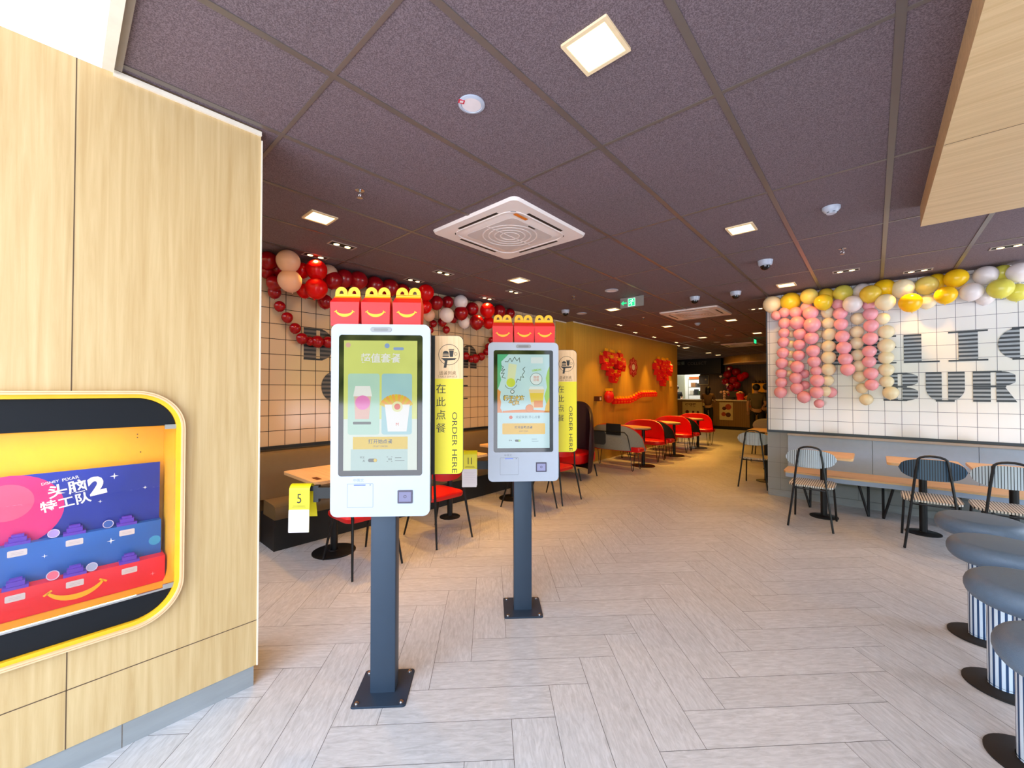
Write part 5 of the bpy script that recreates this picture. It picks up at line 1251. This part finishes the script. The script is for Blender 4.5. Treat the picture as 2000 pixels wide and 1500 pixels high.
# lit kitchen behind
t = thing('kitchen_shelving', 'steel kitchen shelving with boxes seen through the bright opening', 'shelving', (-6.15, 19.9, 0))
for z in (1.25, 1.62, 1.98, .9):
    mb = MB(); mb.box(-.42, .42, 0, .4, z, z + .03); mb.build('shelf', steel, t)
for x in (-.42, .40):
    mb = MB(); mb.box(x, x + .02, 0, .02, 0, 2.1); mb.build('post', steel, t)
for i, (x, z, w, h, c, nm) in enumerate(((-.35, 1.28, .16, .2, 'd8d4cc', 'white'), (-.15, 1.28, .12, .26, '2a2c2e', 'dark'), (.02, 1.28, .14, .18, '3a4a30', 'green'), (.2, 1.28, .16, .22, 'd0cdc4', 'grey'), (-.3, 1.65, .2, .2, '9a6a40', 'brown'), (-.02, 1.65, .18, .17, '26241f', 'black'), (.2, 1.65, .18, .24, 'cfc7b8', 'cream'), (-.38, 2.015, .76, .12, 'a85a28', 'orange'))):
    mb = MB(); mb.box(-6.15 + x, -6.15 + x + w, 19.92, 20.2, z, z + h); tag(mb.build('storage_box', mat('storage_%s_%d' % (nm, i), c, .5)), '%s container on the kitchen shelving, %s from the lower left' % (nm, ORD[i]), 'container', 'containers on the kitchen shelving')
mb = MB(); mb.box(-7.3, -6.62, 19.6, 19.66, 0, 2.2); tag(mb.build('cold_room_door', mat('pale_green_panel', 'd5dcc8', .4)), 'pale panel door at the left of the kitchen opening', 'door')
area_lamp('kitchen_light', (-6.3, 19.9, 2.7), 90, 1.2, color=(1, .95, .8))
area_lamp('kitchen_light', (-6.3, 18.6, 2.15), 14, .6, color=(1, .9, .7))
t = thing('picture_frame', 'thin pale picture frame on the dark wall right of the kitchen opening', 'picture frame', (-5.6, 18.99, 1.95))
mb = MB(); F = FR((0, 0, 0), (1, 0, 0), (0, 0, 1)); mb.ring(rrect(-.2, .2, -.2, .2, .003, 1), rrect(-.185, .185, -.185, .185, .003, 1), 0, .02, 0, F); mb.build('frame', mat('thin_frame', '9a8455', .5), t)
mb = MB(); mb.flat([(-.185, -.185), (.185, -.185), (.185, .185), (-.185, .185)], .006, 0, F); mb.flat(circ(.08, .02, .04, 12), .008, 1, F); mb.build('picture', [mat('dark_picture', '3e2e1c', .6), mat('picture_spot', '8a7040', .6)], t)
t = thing('terminal', 'dark till screen standing on the counter right of the customer', 'till', (-4.0, 17.3, 1.13))
mb = MB(); mb.box(-.08, .08, -.06, .06, 0, .02); mb.tube([(0, 0, .02), (0, 0, .12)], .02); mb.build('stand', black, t)
mb = MB(); mb.box(-.17, .17, -.03, 0, .09, .32, 0, RX(-.2)); mb.build('display', black_matte, t)
# balloon column behind the counter
pts = [(-4.55, 18.6, 2.15, .16, 'dark'), (-4.25, 18.7, 2.25, .17, 'dark'), (-4.3, 18.5, 1.9, .17, 'dark'), (-4.6, 18.5, 1.85, .15, 'dark'), (-4.05, 18.6, 2.02, .16, 'red'), (-3.9, 18.6, 2.1, .14, 'red'), (-4.15, 18.4, 1.7, .15, 'dark'),
       (-4.4, 18.4, 1.6, .15, 'dark'), (-4.45, 18.55, 2.4, .12, 'dark'), (-4.42, 18.3, 2.38, .05, 'white'), (-4.72, 18.25, 2.07, .05, 'white'), (-4.45, 18.15, 1.72, .055, 'white'), (-4.15, 18.3, 1.4, .12, 'dark'), (-4.4, 18.3, 1.35, .1, 'dark')]
cnt = {}
for x, y, z, r, c in sorted(pts, key=lambda p: -p[2]):
    i = cnt.get(c, 0); cnt[c] = i + 1
    balloon(c, x, y, z, r, '%s balloon, %s of its colour from the top behind the far counter' % (CN[c], ORD[i]), 'balloons behind the counter')
for i, (x, z) in enumerate(((-4.62, 1.42), (-4.5, 1.44), (-4.38, 1.42), (-4.5, 1.34), (-4.5, 1.25), (-4.5, 1.16))):
    balloon('peach', x, 17.9, z, .055, 'tiny peach balloon, %s in the small cross on the counter' % ORD[i], 'tiny balloons on the counter', .1)
t = thing('popcorn_tub', 'red and white round tub with popcorn on the far counter', 'tub', (-3.78, 17.25, 1.13))
mb = MB(); mb.lathe([(.11, 0), (.15, .24), (.14, .24)], 20); mb.build('tub', red_card, t)
mb = MB(); random.seed(9)
for i in range(26):
    a = random.uniform(0, 6.3); q = random.uniform(0, .11); mb.ell((q * cos(a), q * sin(a), .25 + .05 * (1 - q / .12)), .035, 7, 5)
mb.build('popcorn', mat('popcorn', 'f0c890', .7), t)
t = thing('bread_basket', 'orange basket with small items on the far counter', 'basket', (-3.42, 17.25, 1.13))
mb = MB(); mb.lathe([(.15, 0), (.22, .12), (.21, .12), (.14, .01), (0, .01)], 22, 0, Matrix.Diagonal((1.2, .7, 1, 1))); mb.build('basket', mat('basket_orange', 'c87828', .6), t)
mb = MB()
for x in (-.14, -.04, .06, .15): mb.ell((x, 0, .12), (.055, .05, .05), 10, 7)
mb.build('rolls', mat('rolls', 'eab070', .6), t)
t = thing('yellow_display', 'bright yellow standing display with an arch opening on the far counter', 'display stand', (-3.13, 17.2, 1.13))
mb = MB(); mb.box(-.24, .24, -.05, .05, 0, .62); mb.build('board', mat('display_yellow', 'f2b400', .5), t)
mb = MB(); mb.prism([(-.09, 0), (.09, 0)] + circ(0, .22, .09, 12, 0, 180), .001, .004, 0, FR((0, -.05, 0), (1, 0, 0), (0, 0, 1))); mb.build('arch', black_matte, t)
mb = MB()
for x in (-.15, -.03, .09, .18): mb.ell((x, 0, .67), (.055, .05, .06), 10, 8)
mb.build('top_items', mat('dark_toppers', '2c1a1c', .4), t)

# ---------------------------------------------------------------- people
def skin(nodes, edges, m, name, parent, root=0, lev=1):
    me = bpy.data.meshes.new('tmp'); me.from_pydata([n[:3] for n in nodes], edges, [])
    ob = bpy.data.objects.new('tmp', me); COL.objects.link(ob)
    md = ob.modifiers.new('s', 'SKIN'); sv = me.skin_vertices[0].data
    for i, n in enumerate(nodes):
        rr = n[3] if isinstance(n[3], tuple) else (n[3], n[3]); sv[i].radius = rr; sv[i].use_root = (i == root)
    md.use_smooth_shade = True
    s2 = ob.modifiers.new('u', 'SUBSURF'); s2.levels = lev; s2.render_levels = lev
    bpy.context.view_layer.update(); dg = bpy.context.evaluated_depsgraph_get()
    out = bpy.data.meshes.new_from_object(ob.evaluated_get(dg)); out.materials.clear(); out.materials.append(m)
    bpy.data.objects.remove(ob)
    o = bpy.data.objects.new(name, out); COL.objects.link(o); o.parent = parent
    return o
skin_m = mat('skin_tone', 'b58a6a', .5, var=.02); hair_m = mat('dark_hair', '120d0b', .5)
def person(x, y, rz, h, label, top_c, bot_c, arms, hair_r=.105, legs_apart=.1, long_hair=False):
    t = thing('person', label, 'person', (x, y, 0), rz); s = h / 1.7
    def S(nodes): return [(n[0] * s, n[1] * s, n[2] * s, tuple(q * s for q in n[3]) if isinstance(n[3], tuple) else n[3] * s) for n in nodes]
    L, R = arms
    N = [(0, 0, .94, (.11, .07)), (0, 0, 1.12, (.10, .07)), (0, -.01, 1.30, (.13, .08)), (0, 0, 1.43, .06), (0, .01, 1.50, .05), (0, .02, 1.60, (.078, .095)),
         (-.17, 0, 1.39, .055), L[0] + (.042,), L[1] + (.032,), (.17, 0, 1.39, .055), R[0] + (.042,), R[1] + (.032,),
         (-legs_apart, 0, .88, .085), (-legs_apart - .01, .02, .48, .055), (-legs_apart - .01, 0, .08, .038), (-legs_apart - .02, .12, .04, .035),
         (legs_apart, 0, .88, .085), (legs_apart + .01, .02, .48, .055), (legs_apart + .01, 0, .08, .038), (legs_apart + .02, .12, .04, .035), (0, .02, 1.68, (.06, .07))]
    E_ = [(0, 1), (1, 2), (2, 3), (3, 4), (4, 5), (5, 20), (2, 6), (6, 7), (7, 8), (2, 9), (9, 10), (10, 11), (0, 12), (12, 13), (13, 14), (14, 15), (0, 16), (16, 17), (17, 18), (18, 19)]
    skin(S(N), E_, skin_m, 'body', t)
    # five fingers on each hand
    mb = MB()
    for A in (L, R):
        hx, hy, hz = A[1]; dx, dy, dz = (Vector(A[1]) - Vector(A[0])).normalized()
        for k in range(5):
            o = (k - 2) * .014; ln = (.05, .075, .082, .076, .06)[k]
            mb.tube([((hx + o) * s, hy * s, hz * s), ((hx + o + dx * ln * .5) * s, (hy + dy * ln * .5) * s, (hz + dz * ln * .5) * s), ((hx + o * 1.2 + dx * ln) * s, (hy + dy * ln + .01) * s, (hz + dz * ln) * s)], .008 * s, 6)
    mb.build('fingers', skin_m, t)
    Tn = [(0, 0, .93, (.165, .115)), (0, 0, 1.12, (.145, .105)), (0, -.01, 1.30, (.175, .115)), (0, 0, 1.42, .075), (-.18, 0, 1.39, .07), tuple(Vector((-.18, 0, 1.39)).lerp(Vector(L[0]), .75)) + (.058,), (.18, 0, 1.39, .07), tuple(Vector((.18, 0, 1.39)).lerp(Vector(R[0]), .75)) + (.058,)]
    skin(S(Tn), [(0, 1), (1, 2), (2, 3), (2, 4), (4, 5), (2, 6), (6, 7)], top_c, 'shirt', t)
    Bn = [(0, 0, .97, (.165, .115)), (-legs_apart, 0, .86, .1), (-legs_apart - .01, .02, .48, .072), (-legs_apart - .01, 0, .10, .058), (legs_apart, 0, .86, .1), (legs_apart + .01, .02, .48, .072), (legs_apart + .01, 0, .10, .058)]
    skin(S(Bn), [(0, 1), (1, 2), (2, 3), (0, 4), (4, 5), (5, 6)], bot_c, 'trousers', t)
    mb = MB(); mb.ell((0, -.012 * s, 1.625 * s), (hair_r * s, .115 * s, .105 * s), 16, 12)
    if long_hair: mb.ell((0, -.06 * s, 1.52 * s), (.095 * s, .06 * s, .14 * s), 14, 10)
    mb.build('hair', hair_m, t)
    mb = MB()
    for sx in (-1, 1): mb.ell((sx * .032 * s, .108 * s, 1.60 * s), .010 * s, 8, 6)
    mb.ell((0, .055 * s + .06 * s, 1.575 * s), (.012 * s, .022 * s, .024 * s), 8, 6); mb.build('face_features', mat('face_detail', '7a4e3a', .5), t)
    for sx in (-1, 1):
        mb = MB(); mb.ell((sx * (legs_apart + .02) * s, .07 * s, .04 * s), (.048 * s, .13 * s, .04 * s), 12, 8); mb.build('shoe', black_matte, t)
    return t
bt = mat('brown_top', '6a4c2c', .7); dk = mat('dark_trousers', '14161c', .7); ol = mat('olive_top', '5c5334', .7); bk = mat('black_shirt', '0f1013', .7)
person(-4.67, 16.35, 0, 1.62, 'person in brown top and dark trousers standing at the far counter, seen from behind', bt, dk, (((-.24, .05, 1.12), (-.20, .26, 1.08)), ((.24, .05, 1.12), (.20, .26, 1.08))), long_hair=True)
person(-2.58, 13.7, radians(15), 1.66, 'person in olive top standing far right with back turned, left of another', ol, dk, (((-.23, .0, 1.12), (-.22, .06, .86)), ((.23, .0, 1.12), (.20, .20, 1.05))))
person(-2.50, 14.75, radians(-5), 1.68, 'person in black clothes standing beside the right tile wall edge', bk, bk, (((-.24, -.02, 1.12), (-.25, .02, .86)), ((.24, .0, 1.12), (.24, .04, .86))))
person(-6.75, 18.9, radians(200), 1.70, 'person in dark clothes standing in the bright kitchen opening behind the counter', bk, dk, (((-.23, .03, 1.12), (-.16, .24, 1.1)), ((.23, .03, 1.12), (.16, .24, 1.1))))
